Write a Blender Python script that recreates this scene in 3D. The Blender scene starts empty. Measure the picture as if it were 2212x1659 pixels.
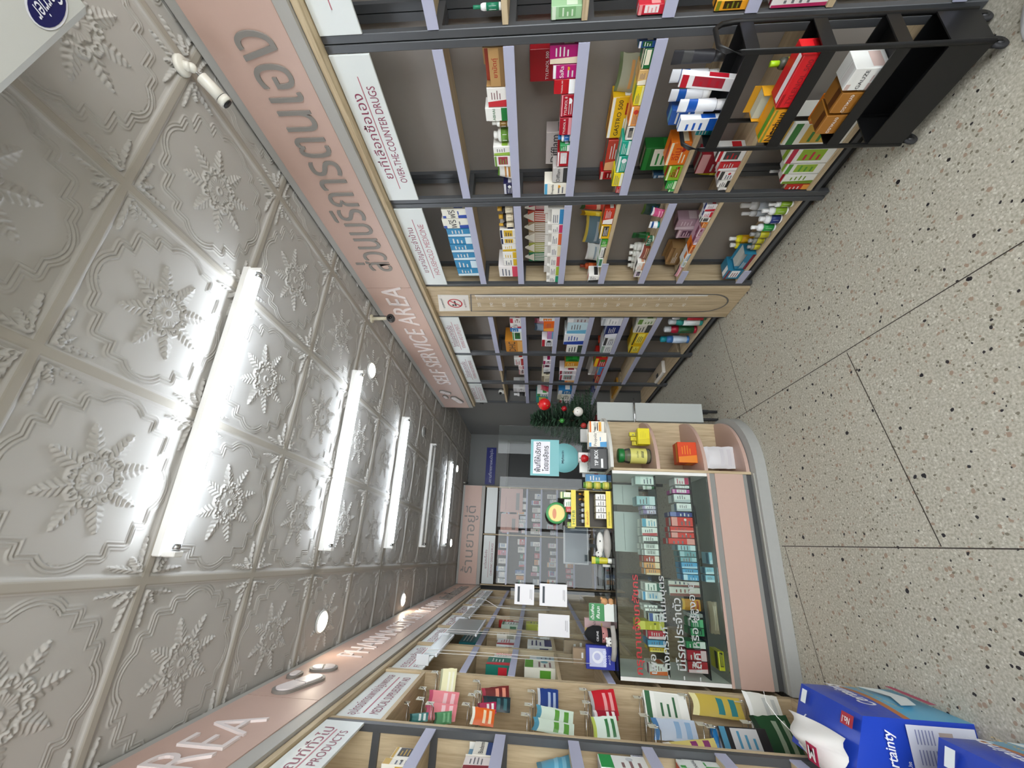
import bpy, math, random
import numpy as np
from mathutils import Vector, Matrix
random.seed(7)
import zlib
def HSH(o): return zlib.crc32(repr(o).encode())
SC = bpy.context.scene
COL = SC.collection

# ---------------------------------------------------------------- camera, world, exposure
cam_d = bpy.data.cameras.new('camera'); cam = bpy.data.objects.new('camera', cam_d); COL.objects.link(cam)
cam.matrix_world = Matrix(((0.045269, 0.945106, -0.323613, 0), (0.065121, -0.326048, -0.943108, 0), (-0.99685, 0.02162, -0.076306, 1.5), (0, 0, 0, 1)))
cam_d.sensor_fit = 'HORIZONTAL'; cam_d.sensor_width = 36.0; cam_d.lens = 13.677
cam_d.shift_x = 0.00357; cam_d.shift_y = 0.0239
cam_d.clip_start = 0.02; cam_d.clip_end = 60
SC.camera = cam
W = bpy.data.worlds.new('daylight'); SC.world = W; W.use_nodes = True
W.node_tree.nodes['Background'].inputs[0].default_value = (0.93, 0.97, 1.0, 1)
W.node_tree.nodes['Background'].inputs[1].default_value = 3.4
SC.view_settings.view_transform = 'Standard'; SC.view_settings.look = 'None'
SC.view_settings.gamma = 1.0; SC.view_settings.use_curve_mapping = False
SC.view_settings.exposure = 1.12
TUBE_E = 19.5; DOWN_E = 22.0

# ---------------------------------------------------------------- materials
def lin(h):
    h = h.lstrip('#'); c = [int(h[i:i+2], 16)/255 for i in (0, 2, 4)]
    return [x/12.92 if x <= .04045 else ((x+.055)/1.055)**2.4 for x in c]
_M = {}
def mat(h, rough=.5, metal=0, emit=0, alpha=1, spec=.5, name=None, noise=0.0):
    k = (h, rough, metal, emit, alpha, spec, noise)
    if k in _M: return _M[k]
    m = bpy.data.materials.new(name or 'paint_'+h); m.use_nodes = True
    nt = m.node_tree; b = nt.nodes['Principled BSDF']; c = lin(h)
    b.inputs['Base Color'].default_value = (*c, 1); b.inputs['Roughness'].default_value = rough
    b.inputs['Metallic'].default_value = metal; b.inputs['Specular IOR Level'].default_value = spec
    if emit:
        b.inputs['Emission Color'].default_value = (*c, 1); b.inputs['Emission Strength'].default_value = emit
    if alpha < 1: b.inputs['Alpha'].default_value = alpha
    if noise:
        tc = nt.nodes.new('ShaderNodeTexCoord'); n = nt.nodes.new('ShaderNodeTexNoise'); n.inputs['Scale'].default_value = 35
        n.inputs['Detail'].default_value = 4
        mx = nt.nodes.new('ShaderNodeMix'); mx.data_type = 'RGBA'
        mx.inputs[6].default_value = (*[x*(1-noise) for x in c], 1); mx.inputs[7].default_value = (*[min(1, x*(1+noise)) for x in c], 1)
        nt.links.new(tc.outputs['Object'], n.inputs['Vector']); nt.links.new(n.outputs['Fac'], mx.inputs[0])
        nt.links.new(mx.outputs[2], b.inputs['Base Color'])
    m.diffuse_color = (*c, 1)
    _M[k] = m; return m
def wood_mat(name, c1, c2, axis, rough=.5):
    m = bpy.data.materials.new(name); m.use_nodes = True; nt = m.node_tree; b = nt.nodes['Principled BSDF']
    tc = nt.nodes.new('ShaderNodeTexCoord'); mp = nt.nodes.new('ShaderNodeMapping')
    s = [22, 22, 22]; s['xyz'.index(axis)] = 1.6; mp.inputs['Scale'].default_value = s
    n = nt.nodes.new('ShaderNodeTexNoise'); n.inputs['Scale'].default_value = 1.6; n.inputs['Detail'].default_value = 7; n.inputs['Distortion'].default_value = .9
    n2 = nt.nodes.new('ShaderNodeTexNoise'); n2.inputs['Scale'].default_value = 7; n2.inputs['Detail'].default_value = 3
    ad = nt.nodes.new('ShaderNodeMath'); ad.operation = 'MULTIPLY_ADD'; ad.inputs[1].default_value = .35
    r = nt.nodes.new('ShaderNodeValToRGB'); r.color_ramp.elements[0].position = .42; r.color_ramp.elements[1].position = .82
    r.color_ramp.elements[0].color = (*lin(c1), 1); r.color_ramp.elements[1].color = (*lin(c2), 1)
    nt.links.new(tc.outputs['Object'], mp.inputs['Vector']); nt.links.new(mp.outputs[0], n.inputs['Vector']); nt.links.new(mp.outputs[0], n2.inputs['Vector'])
    nt.links.new(n2.outputs['Fac'], ad.inputs[0]); nt.links.new(n.outputs['Fac'], ad.inputs[2])
    nt.links.new(ad.outputs[0], r.inputs[0]); nt.links.new(r.outputs[0], b.inputs['Base Color'])
    b.inputs['Roughness'].default_value = rough; b.inputs['Specular IOR Level'].default_value = .3
    return m
WOODH = wood_mat('oak_laminate_horizontal', 'a99373', 'ccb998', 'y')
WOODV = wood_mat('oak_laminate_upright', 'a99373', 'ccb998', 'z')
WOODX = wood_mat('oak_laminate_across', 'ad9474', 'cdb898', 'x')
def terrazzo():
    m = bpy.data.materials.new('terrazzo'); m.use_nodes = True; nt = m.node_tree; b = nt.nodes['Principled BSDF']; L = nt.links
    tc = nt.nodes.new('ShaderNodeTexCoord')
    def node(t, **k):
        n = nt.nodes.new(t)
        for a, v in k.items(): setattr(n, a, v)
        return n
    wrp = node('ShaderNodeTexNoise'); wrp.inputs['Scale'].default_value = 60
    mixv = node('ShaderNodeVectorMath', operation='MULTIPLY_ADD'); mixv.inputs[1].default_value = (.012, .012, .012)
    L.new(tc.outputs['Object'], wrp.inputs['Vector']); L.new(wrp.outputs['Color'], mixv.inputs[0]); L.new(tc.outputs['Object'], mixv.inputs[2])
    base = node('ShaderNodeTexNoise'); base.inputs['Scale'].default_value = 110; base.inputs['Detail'].default_value = 5
    L.new(tc.outputs['Object'], base.inputs['Vector'])
    r = node('ShaderNodeValToRGB'); r.color_ramp.elements[0].position = .33; r.color_ramp.elements[1].position = .68
    r.color_ramp.elements[0].color = (*lin('a19c8c'), 1); r.color_ramp.elements[1].color = (*lin('c9c5b7'), 1)
    L.new(base.outputs['Fac'], r.inputs[0]); cur = r.outputs[0]
    def chips(scale, col, dist, frac, seed):
        nonlocal cur
        mp = node('ShaderNodeMapping'); mp.inputs['Location'].default_value = (seed, seed*1.7, 0); mp.inputs['Scale'].default_value = (1, 1, 0)
        L.new(mixv.outputs[0], mp.inputs['Vector'])
        v = node('ShaderNodeTexVoronoi'); v.inputs['Scale'].default_value = scale; v.inputs['Randomness'].default_value = 1
        L.new(mp.outputs[0], v.inputs['Vector'])
        sep = node('ShaderNodeSeparateColor'); L.new(v.outputs['Color'], sep.inputs[0])
        a = node('ShaderNodeMath', operation='MULTIPLY'); a.inputs[1].default_value = dist; L.new(sep.outputs[1], a.inputs[0])
        lt = node('ShaderNodeMath', operation='LESS_THAN'); L.new(v.outputs['Distance'], lt.inputs[0]); L.new(a.outputs[0], lt.inputs[1])
        gt = node('ShaderNodeMath', operation='LESS_THAN'); gt.inputs[1].default_value = frac; L.new(sep.outputs[0], gt.inputs[0])
        mu = node('ShaderNodeMath', operation='MULTIPLY'); L.new(lt.outputs[0], mu.inputs[0]); L.new(gt.outputs[0], mu.inputs[1])
        mx = node('ShaderNodeMix', data_type='RGBA'); mx.inputs[7].default_value = (*lin(col), 1)
        L.new(mu.outputs[0], mx.inputs[0]); L.new(cur, mx.inputs[6]); cur = mx.outputs[2]
    chips(95, 'cfccbf', .5, .4, 3.1)
    chips(70, '7d7767', .42, .3, 9.7)
    chips(50, 'a18c7a', .48, .3, 5.3)
    chips(42, '2c282a', .28, .2, 1.2)
    chips(19, '1f1c22', .19, .42, 7.9)
    L.new(cur, b.inputs['Base Color']); b.inputs['Roughness'].default_value = .42; b.inputs['Specular IOR Level'].default_value = .35
    return m
def glass(name, tint='e8f2ee', alpha=.10, rough=.02):
    m = bpy.data.materials.new(name); m.use_nodes = True; nt = m.node_tree; nt.nodes.clear()
    o = nt.nodes.new('ShaderNodeOutputMaterial'); t = nt.nodes.new('ShaderNodeBsdfTransparent'); g = nt.nodes.new('ShaderNodeBsdfGlossy')
    d = nt.nodes.new('ShaderNodeBsdfDiffuse'); f = nt.nodes.new('ShaderNodeFresnel'); f.inputs['IOR'].default_value = 1.3
    t.inputs[0].default_value = (*lin(tint), 1); g.inputs['Roughness'].default_value = rough; d.inputs[0].default_value = (*lin('c8d2ce'), 1)
    m1 = nt.nodes.new('ShaderNodeMixShader'); m1.inputs[0].default_value = alpha*.5
    m2 = nt.nodes.new('ShaderNodeMixShader')
    nt.links.new(t.outputs[0], m1.inputs[1]); nt.links.new(d.outputs[0], m1.inputs[2])
    nt.links.new(f.outputs[0], m2.inputs[0]); nt.links.new(m1.outputs[0], m2.inputs[1]); nt.links.new(g.outputs[0], m2.inputs[2])
    nt.links.new(m2.outputs[0], o.inputs[0]); return m
GLASS = glass('clear_glass', 'f3f8f5', .02); ACRYL = glass('clear_acrylic', 'f7f9f9', .02, .05); BAGPL = glass('clear_film', 'f4f6f6', .25, .15)
STEEL = mat('55575a', .45, .35, name='dark_grey_steel'); BLACK = mat('17171a', .5, name='black_enamel')
PINK = mat('c4a698', .45, name='salmon_pink_laminate', noise=.02); GREY = mat('a9a7a1', .5, name='mid_grey_laminate')
SIGNW = mat('dde2e0', .35, name='sign_white'); LILAC = mat('b2b4cb', .5, name='lilac_price_strip'); BACKP = mat('968f89', .7, name='taupe_back_panel', noise=.03)
MAROON = mat('8a3350', .5); ROSE = mat('b9707c', .5); LETTERG = mat('85807a', .5); LETTERW = mat('e6dcda', .35)
WHITE = mat('e9e8e4', .5); WALLP = mat('7f807f', .7, name='grey_wall_paint', noise=.02); CHROME = mat('c4c6c8', .2, 1)

# ---------------------------------------------------------------- mesh helpers
class MB:
    def __init__(s): s.v = []; s.f = []; s.m = []; s.mats = []; s.sm = []
    def mi(s, m):
        if m not in s.mats: s.mats.append(m)
        return s.mats.index(m)
    def add(s, vs, fs, m, smooth=False):
        o = len(s.v); s.v += [tuple(v) for v in vs]; i = s.mi(m)
        for f in fs: s.f.append([o+j for j in f]); s.m.append(i); s.sm.append(smooth)
        return s
    def box(s, x0, x1, y0, y1, z0, z1, m, b=0):
        if b <= 0 or min(x1-x0, y1-y0, z1-z0) < 2.2*b:
            vs = [(x, y, z) for z in (z0, z1) for x, y in ((x0, y0), (x1, y0), (x1, y1), (x0, y1))]
            return s.add(vs, [(3, 2, 1, 0), (4, 5, 6, 7), (0, 1, 5, 4), (1, 2, 6, 5), (2, 3, 7, 6), (3, 0, 4, 7)], m)
        vs = []; X = (x0, x1); Y = (y0, y1); Z = (z0, z1); idx = {}
        for i in (0, 1):
            for j in (0, 1):
                for k in (0, 1):
                    sx, sy, sz = (1 if i == 0 else -1), (1 if j == 0 else -1), (1 if k == 0 else -1)
                    idx[i, j, k] = len(vs)
                    vs += [(X[i], Y[j]+sy*b, Z[k]+sz*b), (X[i]+sx*b, Y[j], Z[k]+sz*b), (X[i]+sx*b, Y[j]+sy*b, Z[k])]
        F = []
        q = lambda a, i: idx[a]+i
        F += [(q((0, 0, 0), 0), q((0, 0, 1), 0), q((0, 1, 1), 0), q((0, 1, 0), 0)), (q((1, 0, 0), 0), q((1, 1, 0), 0), q((1, 1, 1), 0), q((1, 0, 1), 0))]
        F += [(q((0, 0, 0), 1), q((1, 0, 0), 1), q((1, 0, 1), 1), q((0, 0, 1), 1)), (q((0, 1, 0), 1), q((0, 1, 1), 1), q((1, 1, 1), 1), q((1, 1, 0), 1))]
        F += [(q((0, 0, 0), 2), q((0, 1, 0), 2), q((1, 1, 0), 2), q((1, 0, 0), 2)), (q((0, 0, 1), 2), q((1, 0, 1), 2), q((1, 1, 1), 2), q((0, 1, 1), 2))]
        for k in (0, 1):
            for (a, c) in (((0, 0, k), (1, 0, k)), ((0, 1, k), (1, 1, k))): F.append((q(a, 1), q(c, 1), q(c, 2), q(a, 2)))
            for (a, c) in (((0, 0, k), (0, 1, k)), ((1, 0, k), (1, 1, k))): F.append((q(a, 0), q(c, 0), q(c, 2), q(a, 2)))
        for i in (0, 1):
            for j in (0, 1): F.append((q((i, j, 0), 0), q((i, j, 1), 0), q((i, j, 1), 1), q((i, j, 0), 1)))
        for a in idx: F.append((q(a, 0), q(a, 1), q(a, 2)))
        return s.add(vs, F, m)
    def quad(s, a, b, c, d, m): return s.add([a, b, c, d], [(0, 1, 2, 3)], m)
    def lathe(s, prof, m, cx=0, cy=0, cz=0, n=16, sx=1, sy=1, ax='z', caps=True):
        vs = []; fs = []
        for r, z in prof:
            for i in range(n):
                a = 2*math.pi*i/n; p = (r*math.cos(a)*sx, r*math.sin(a)*sy, z)
                if ax == 'x': p = (p[2], p[0], p[1])
                if ax == 'y': p = (p[0], p[2], p[1])
                vs.append((cx+p[0], cy+p[1], cz+p[2]))
        for j in range(len(prof)-1):
            for i in range(n): fs.append((j*n+i, j*n+(i+1) % n, (j+1)*n+(i+1) % n, (j+1)*n+i))
        if caps and prof[0][0] > .0015: fs.append(tuple(range(n))[::-1])
        if caps and prof[-1][0] > .0015 and not (prof[0][0] <= .0015 and abs(prof[0][1]-prof[-1][1]) < 1e-5): fs.append(tuple((len(prof)-1)*n+i for i in range(n)))
        return s.add(vs, fs, m, True)
    def tube(s, pts, r, m, n=8, closed=False):
        pts = [Vector(p) for p in pts]; vs = []; fs = []; N = len(pts); up = Vector((0, 0, 1))
        for k, p in enumerate(pts):
            if closed: d = pts[(k+1) % N]-pts[k-1]
            else: d = pts[min(k+1, N-1)]-pts[max(k-1, 0)]
            d.normalize(); u = d.cross(up)
            if u.length < .1: u = d.cross(Vector((1, 0, 0)))
            u.normalize(); w = d.cross(u)
            for i in range(n):
                a = 2*math.pi*i/n; vs.append(p+(u*math.cos(a)+w*math.sin(a))*r)
        for k in range(N if closed else N-1):
            for i in range(n): fs.append((k*n+i, k*n+(i+1) % n, ((k+1) % N)*n+(i+1) % n, ((k+1) % N)*n+i))
        if not closed: fs.append(tuple(range(n))[::-1]); fs.append(tuple((N-1)*n+i for i in range(n)))
        return s.add(vs, fs, m, True)
    def ball(s, c, r, m, n=14, sc=(1, 1, 1)):
        pr = [(max(.001, math.sin(math.pi*i/n)), -math.cos(math.pi*i/n)) for i in range(n+1)]
        vs = []; fs = []; k = 2*n
        for a, z in pr:
            for i in range(k):
                t = 2*math.pi*i/k; vs.append((c[0]+r*sc[0]*a*math.cos(t), c[1]+r*sc[1]*a*math.sin(t), c[2]+r*sc[2]*z))
        for j in range(n):
            for i in range(k): fs.append((j*k+i, j*k+(i+1) % k, (j+1)*k+(i+1) % k, (j+1)*k+i))
        return s.add(vs, fs, m, True)
    def build(s, name, parent=None, org=(0, 0, 0)):
        me = bpy.data.meshes.new(name)
        me.from_pydata([(v[0]-org[0], v[1]-org[1], v[2]-org[2]) for v in s.v], [], s.f)
        for m in s.mats: me.materials.append(m)
        me.polygons.foreach_set('material_index', s.m); me.polygons.foreach_set('use_smooth', s.sm); me.update()
        o = bpy.data.objects.new(name, me); COL.objects.link(o)
        if parent is not None: o.parent = parent
        else: o.location = org
        return o
def tag(o, label=None, cat=None, group=None, kind=None):
    if label: o['label'] = label
    if cat: o['category'] = cat
    if group: o['group'] = group
    if kind: o['kind'] = kind
    return o
def thing(name, label, cat, loc=(0, 0, 0), rz=0, group=None):
    o = bpy.data.objects.new(name, None); COL.objects.link(o); o.location = loc; o.rotation_euler = (0, 0, rz)
    o.empty_display_size = .05
    return tag(o, label, cat, group)
_TC = {}
def text_geo(s, shear=0, bold=0):
    k = (s, shear, bold)
    if k not in _TC:
        c = bpy.data.curves.new('t', 'FONT'); c.body = s; c.size = 1; c.resolution_u = 3; c.shear = shear; c.offset = bold
        o = bpy.data.objects.new('t', c); COL.objects.link(o)
        bpy.context.view_layer.update()
        me = bpy.data.meshes.new_from_object(o.evaluated_get(bpy.context.evaluated_depsgraph_get()))
        vs = np.array([v.co[:] for v in me.vertices]) if len(me.vertices) else np.zeros((1, 3)); fs = [tuple(p.vertices) for p in me.polygons]
        bpy.data.objects.remove(o); bpy.data.curves.remove(c); bpy.data.meshes.remove(me)
        _TC[k] = (vs, fs)
    return _TC[k]
def text_mb(mb, s, m, org, right, up, w, h=None, ext=.0008, shear=0, bold=0, align='c'):
    vs, fs = text_geo(s, shear, bold); lo = vs.min(0); hi = vs.max(0); bw, bh = hi[0]-lo[0], hi[1]-lo[1]
    if w is None: w = bw*h/bh
    if h is None: h = bh*w/bw
    right = np.array(right, float); up = np.array(up, float); n = np.cross(right, up); org = np.array(org, float)
    x = (vs[:, 0]-lo[0])/bw*w-w/2; y = (vs[:, 1]-lo[1])/bh*h-h/2
    if align == 'l': x += w/2
    P0 = org+x[:, None]*right+y[:, None]*up+n*ext
    mb.add([tuple(p) for p in P0], fs, m)
    if ext > .003:   # raised letters get side walls
        from collections import Counter
        cnt = Counter(); 
        for f in fs:
            for i in range(len(f)): cnt[tuple(sorted((f[i], f[(i+1) % len(f)])))] += 1
        P1 = P0-n*ext*.98
        allv = [tuple(p) for p in P0]+[tuple(p) for p in P1]; N = len(P0)
        mb.add(allv, [(a, b, b+N, a+N) for (a, b), c in cnt.items() if c == 1], m)
RW = ((0, -1, 0), (0, 0, 1)); LW = ((0, 1, 0), (0, 0, 1)); FW = ((1, 0, 0), (0, 0, 1))
# ---------------------------------------------------------------- room shell
YF, YB, XL, XR, ZC = -1.6, 7.6, -1.02, 2.05, 2.85
fl = MB().box(XL-.1, XR+.1, -3.2, YB+.1, -.06, 0, terrazzo())
JT = mat('3b332e', .8)
for a, b in (((.953, -3.0), (.962, 3.3)), ((.052, -3.0), (.050, 2.62)), ((.948, 1.813), (.055, 1.63)), ((1.84, 2.97), (.965, 2.77)), ((.05, 2.59), (-.62, 2.45)), ((2.0, .3), (.953, .1)), ((.052, .0), (-.9, -.2)), ((.96, 4.4), (1.82, 4.5))):
    d = Vector((b[0]-a[0], b[1]-a[1], 0)); n = Vector((-d.y, d.x, 0)).normalized()*.0022
    fl.quad((a[0]-n.x, a[1]-n.y, .0006), (b[0]-n.x, b[1]-n.y, .0006), (b[0]+n.x, b[1]+n.y, .0006), (a[0]+n.x, a[1]+n.y, .0006), JT)
tag(fl.build('floor'), kind='structure')
tag(MB().box(XR-.02, XR+.1, YF, YB, 0, ZC+.1, WALLP).build('wall_right'), kind='structure')
tag(MB().box(XL-.1, XL, YF, YB, 0, ZC+.1, WALLP).build('wall_left'), kind='structure')
tag(MB().box(XL-.1, XR+.1, YB-.03, YB+.1, 0, ZC+.1, WALLP).build('wall_back'), kind='structure')
tag(MB().box(XL-.1, XR+.1, YF-.1, YF, 2.45, ZC+.1, WHITE).box(XL-.1, XL+.12, YF-.1, YF, 0, 2.45, WHITE).box(XR-.15, XR+.1, YF-.1, YF, 0, 2.45, WHITE).build('wall_front'), kind='structure')

# pressed plaster ceiling, relief as real geometry
def tile_height(U, V):
    """U,V in -.5..+.5 of a tile, returns height below the ceiling plane in metres"""
    ax, ay = np.abs(U), np.abs(V); r = np.hypot(U, V); th = np.arctan2(V, U)
    def rbox(hx, hy): 
        dx = ax-hx; dy = ay-hy
        return np.minimum(np.maximum(dx, dy), 0)+np.hypot(np.maximum(dx, 0), np.maximum(dy, 0))
    c1 = np.hypot(ax-.285, ay)-.138; c2 = np.hypot(ax, ay-.285)-.138
    sd = np.minimum.reduce([c1, c2, rbox(.365, .19), rbox(.19, .365), rbox(.30, .30)])
    h = np.zeros_like(U)
    for k, a in ((0, .0058), (.02, .0052), (.036, .0036)): h += a*np.exp(-((sd-k)/.0052)**2)
    h += .003*(sd < -.008)
    # rosette
    ro = (r < .082+.008*np.cos(8*th)); h += ro*(.004+.0028*np.abs(np.cos(12*th))*(r/.08)); h += .005*np.exp(-((r-.022)/.006)**2)+.004*np.exp(-((r-.087-.006*np.cos(8*th))/.005)**2)
    def leaf(cx, cy, ang, L, wd, amp):
        nonlocal h
        x = (U-cx)*math.cos(ang)+(V-cy)*math.sin(ang); y = -(U-cx)*math.sin(ang)+(V-cy)*math.cos(ang)
        t = x/L; prof = wd*np.sqrt(np.clip(np.sin(np.clip(t, 0, 1)*math.pi*.94+.12), 0, 1))*(1-.45*t)
        ser = prof*(.42+.75*np.abs(np.sin((t*5.5-np.abs(y)/wd*.9)*math.pi)))
        ins = (t > 0) & (t < 1) & (np.abs(y) < ser)
        v = amp*(.25+.75*np.abs(np.sin((t*5.5-np.abs(y)/wd*.9)*math.pi)))*(1-.5*np.abs(y)/np.maximum(ser, 1e-4))
        h = np.maximum(h, np.where(ins, .0025+v, 0))
        h += np.where(ins, amp*.5*np.exp(-(y/.006)**2), 0)
    for k in range(8):
        a = math.pi/8+k*math.pi/4
        leaf(.098*math.cos(a), .098*math.sin(a), a, .185, .047, .0062)
        for s in (-1, 1):
            cx, cy = .125*math.cos(a+s*.3), .125*math.sin(a+s*.3); rr = np.hypot(U-cx, V-cy)
            h += .006*np.exp(-((rr-.019)/.006)**2)
    for sx in (-1, 1):
        for sy in (-1, 1):
            leaf(sx*.455, sy*.455, math.atan2(-sy, -sx), .11, .03, .007)
            leaf(sx*.45, sy*.45, math.atan2(-sy*.12, -sx), .2, .02, .006)
            leaf(sx*.45, sy*.45, math.atan2(-sy, -sx*.12), .2, .02, .006)
            rr = np.hypot(U-sx*.435, V-sy*.435); h += .006*np.exp(-((rr-.02)/.007)**2)
    e = np.maximum(ax, ay)
    h = np.where(e > .455, .0015, h); h += np.clip((e-.460)/.008, 0, 1)*.0055      # frame rim
    h = np.where(e > .476, .010, h)             # flat T bar
    return h
CEIL = mat('b7b4af', .8, name='white_plaster_relief', spec=.12); TBAR = mat('a9a398', .8, name='ceiling_grid_bar')
def ceiling():
    al = .0365; ca, sa = math.cos(al), math.sin(al); gx, gy, su, sv = -.1645, .8246, .6, .5525
    V = []; F = []; off = 0; MI = []
    for u in range(-3, 5):
        for v in range(-6, 14):
            cx, cy = gx+(u+.5)*su, gy+(v+.5)*sv
            if cx < XL-.35 or cx > XR+.35 or cy > YB+.5 or cy < YF-.5: continue
            n = 200 if -2 < v < 4 and u > -2 and u < 4 else (90 if v < 9 and v > -3 else 40)
            g = np.linspace(-.5, .5, n+1); U_, V_ = np.meshgrid(g, g)
            H = tile_height(U_, V_); X = gx+(u+.5+U_)*su; Y = gy+(v+.5+V_)*sv
            wx = X*ca-(Y-gy)*sa+gx*(1-ca); wy = gy+X*sa-gx*sa+(Y-gy)*ca
            P = np.stack([np.clip(wx, XL+.0, XR-.02), np.clip(wy, YF, YB-.03), ZC-H], -1).reshape(-1, 3)
            i = np.arange(n*n).reshape(n, n); i = (i//n)*(n+1)+(i % n)
            q = np.stack([i, i+n+1, i+n+2, i+1], -1).reshape(-1, 4)+off
            V.append(P); F.append(q); off += len(P); gc = (g[:-1]+g[1:])/2; E1, E2 = np.meshgrid(np.abs(gc), np.abs(gc)); MI.append((np.maximum(E1, E2) > .476).ravel().astype(np.int32))
    V = np.concatenate(V); F = np.concatenate(F)
    me = bpy.data.meshes.new('ceiling'); me.vertices.add(len(V)); me.vertices.foreach_set('co', V.ravel())
    me.loops.add(F.size); me.loops.foreach_set('vertex_index', F.ravel().astype(np.int32)); me.polygons.add(len(F))
    me.polygons.foreach_set('loop_start', np.arange(0, F.size, 4, dtype=np.int32)); me.polygons.foreach_set('loop_total', np.full(len(F), 4, dtype=np.int32))
    me.materials.append(CEIL); me.materials.append(TBAR); me.polygons.foreach_set('material_index', np.concatenate(MI)); me.update(calc_edges=True)
    me.polygons.foreach_set('use_smooth', np.ones(len(F), dtype=bool))
    o = bpy.data.objects.new('ceiling', me); COL.objects.link(o); tag(o, kind='structure')
ceiling()
tag(MB().box(XL-.1, XR+.1, YF-.1, YB+.1, ZC+.003, ZC+.08, WHITE).build('trim_1'), kind='structure')

# ---------------------------------------------------------------- pink fascia boards
def pill(mb, pts, th, cx_, place, m1, m2, big=True): pass
def capsule(mb, c, right, up, L, r, ang, m_out, m_in, split=True, t=.012):
    """rounded capsule relief on a wall; c centre"""
    right = np.array(right, float); up = np.array(up, float); n = np.cross(right, up); c = np.array(c, float)
    d = right*math.cos(ang)+up*math.sin(ang); e = -right*math.sin(ang)+up*math.cos(ang)
    def outline(Lx, rr, lo, hi, h0, m):
        pts = []
        for i in range(13):
            a = -math.pi/2+math.pi*i/12; pts.append((min(hi, Lx/2+rr*math.cos(a)) if hi is not None else Lx/2+rr*math.cos(a), rr*math.sin(a)))
        for i in range(13):
            a = math.pi/2+math.pi*i/12; pts.append((max(lo, -Lx/2+rr*math.cos(a)) if lo is not None else -Lx/2+rr*math.cos(a), rr*math.sin(a)))
        top = [tuple(c+d*x+e*y+n*h0) for x, y in pts]; bot = [tuple(c+d*x+e*y) for x, y in pts]; N = len(pts)
        mb.add(top+bot, [tuple(range(N))]+[(i, i+N, (i+1) % N+N, (i+1) % N) for i in range(N)], m)
    outline(L, r, None, None, t, m_out)
    if split:
        outline(L, r*.72, r*.1, None, t*1.5, m_in); outline(L, r*.72, None, -r*.1, t*1.5, m_in)
    else: outline(L, r*.6, None, None, t*1.5, m_in)
FR = 1.735
r = thing('fascia_board', 'long salmon pink fascia with grey edges above the self service shelves', 'sign board', (FR, 0, 2.38))
b = MB().box(FR, XR-.021, YF+.02, 5.06, 2.40, 2.835, GREY)
b.build('board', r, (FR, 0, 2.38))
b = MB().box(FR-.004, FR+.01, YF+.02, 2.36, 2.452, 2.792, PINK).box(FR-.004, FR+.01, 2.364, 5.055, 2.452, 2.792, PINK); b.build('pink_panel', r, (FR, 0, 2.38))
b = MB(); text_mb(b, 'ส่วนบริการตนเอง', LETTERG, (FR-.004, 1.50, 2.63), *RW, 1.34, .235, ext=.006); b.build('thai_lettering', r, (FR, 0, 2.38))
b = MB(); text_mb(b, 'SELF SERVICE AREA', LETTERW, (FR-.004, 3.28, 2.61), *RW, 1.86, .165, ext=.006, shear=.1); b.build('english_lettering', r, (FR, 0, 2.38))
b = MB(); capsule(b, (FR-.004, 4.72, 2.56), *RW, .16, .045, .35, LETTERG, LETTERW); capsule(b, (FR-.004, 4.62, 2.69), *RW, .05, .03, .2, LETTERG, LETTERW, False); capsule(b, (FR-.004, 4.46, 2.66), *RW, .08, .04, .9, LETTERG, LETTERW)
b.build('pill_emblem', r, (FR, 0, 2.38))
FLX = -.72
r = thing('fascia_board', 'long salmon pink fascia with raised white lettering and capsules above the wooden shelving', 'sign board', (FLX, 0, 2.40))
MB().box(XL+.001, FLX, YF+.02, 7.155, 2.40, 2.835, GREY).build('board', r, (FLX, 0, 2.40))
MB().box(FLX-.01, FLX+.004, YF+.02, 2.03, 2.462, 2.80, PINK).box(FLX-.01, FLX+.004, 2.034, 7.15, 2.462, 2.80, PINK).build('pink_panel', r, (FLX, 0, 2.40))
b = MB(); text_mb(b, 'PHARMACIST SERVICE AREA', LETTERW, (FLX+.004, 3.95, 2.63), *LW, 2.5, .165, ext=.006, bold=-.014); b.build('english_lettering', r, (FLX, 0, 2.40)); b = MB(); text_mb(b, 'AREA', LETTERW, (FLX+.004, 1.53, 2.63), *LW, .56, .17, ext=.009, bold=-.012)
b.build('english_lettering', r, (FLX, 0, 2.40))
b = MB(); text_mb(b, 'บริการโดยเภสัชกร', LETTERG, (FLX+.004, 6.05, 2.64), *LW, 1.5, .2, ext=.006); b.build('thai_lettering', r, (FLX, 0, 2.40))
b = MB(); capsule(b, (FLX+.004, 2.19, 2.645), *LW, .17, .055, -.32, LETTERG, LETTERW); b.build('pill_emblem', r, (FLX, 0, 2.40)); b = MB(); capsule(b, (FLX+.004, 2.305, 2.74), *LW, .03, .032, 0, LETTERG, LETTERW, False); b.build('pill_emblem', r, (FLX, 0, 2.40)); b = MB(); capsule(b, (FLX+.004, 2.44, 2.655), *LW, .045, .05, -1.2, LETTERG, LETTERW)
b.build('pill_emblem', r, (FLX, 0, 2.40))
r = thing('fascia_board', 'short salmon pink fascia with dark grey Thai shop name at far end', 'sign board', (.1, 7.2, 2.42))
MB().box(FLX+.006, .95, 7.16, 7.55, 2.43, 2.835, GREY).build('board', r, (.1, 7.2, 2.42))
MB().box(FLX+.01, .945, 7.154, 7.17, 2.49, 2.80, PINK).build('pink_panel', r, (.1, 7.2, 2.42))
b = MB(); text_mb(b, 'ร้านยาอยู่ดี', LETTERG, (.02, 7.154, 2.645), *FW, 1.12, .25, ext=.006); b.build('thai_lettering', r, (.1, 7.2, 2.42))

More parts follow.
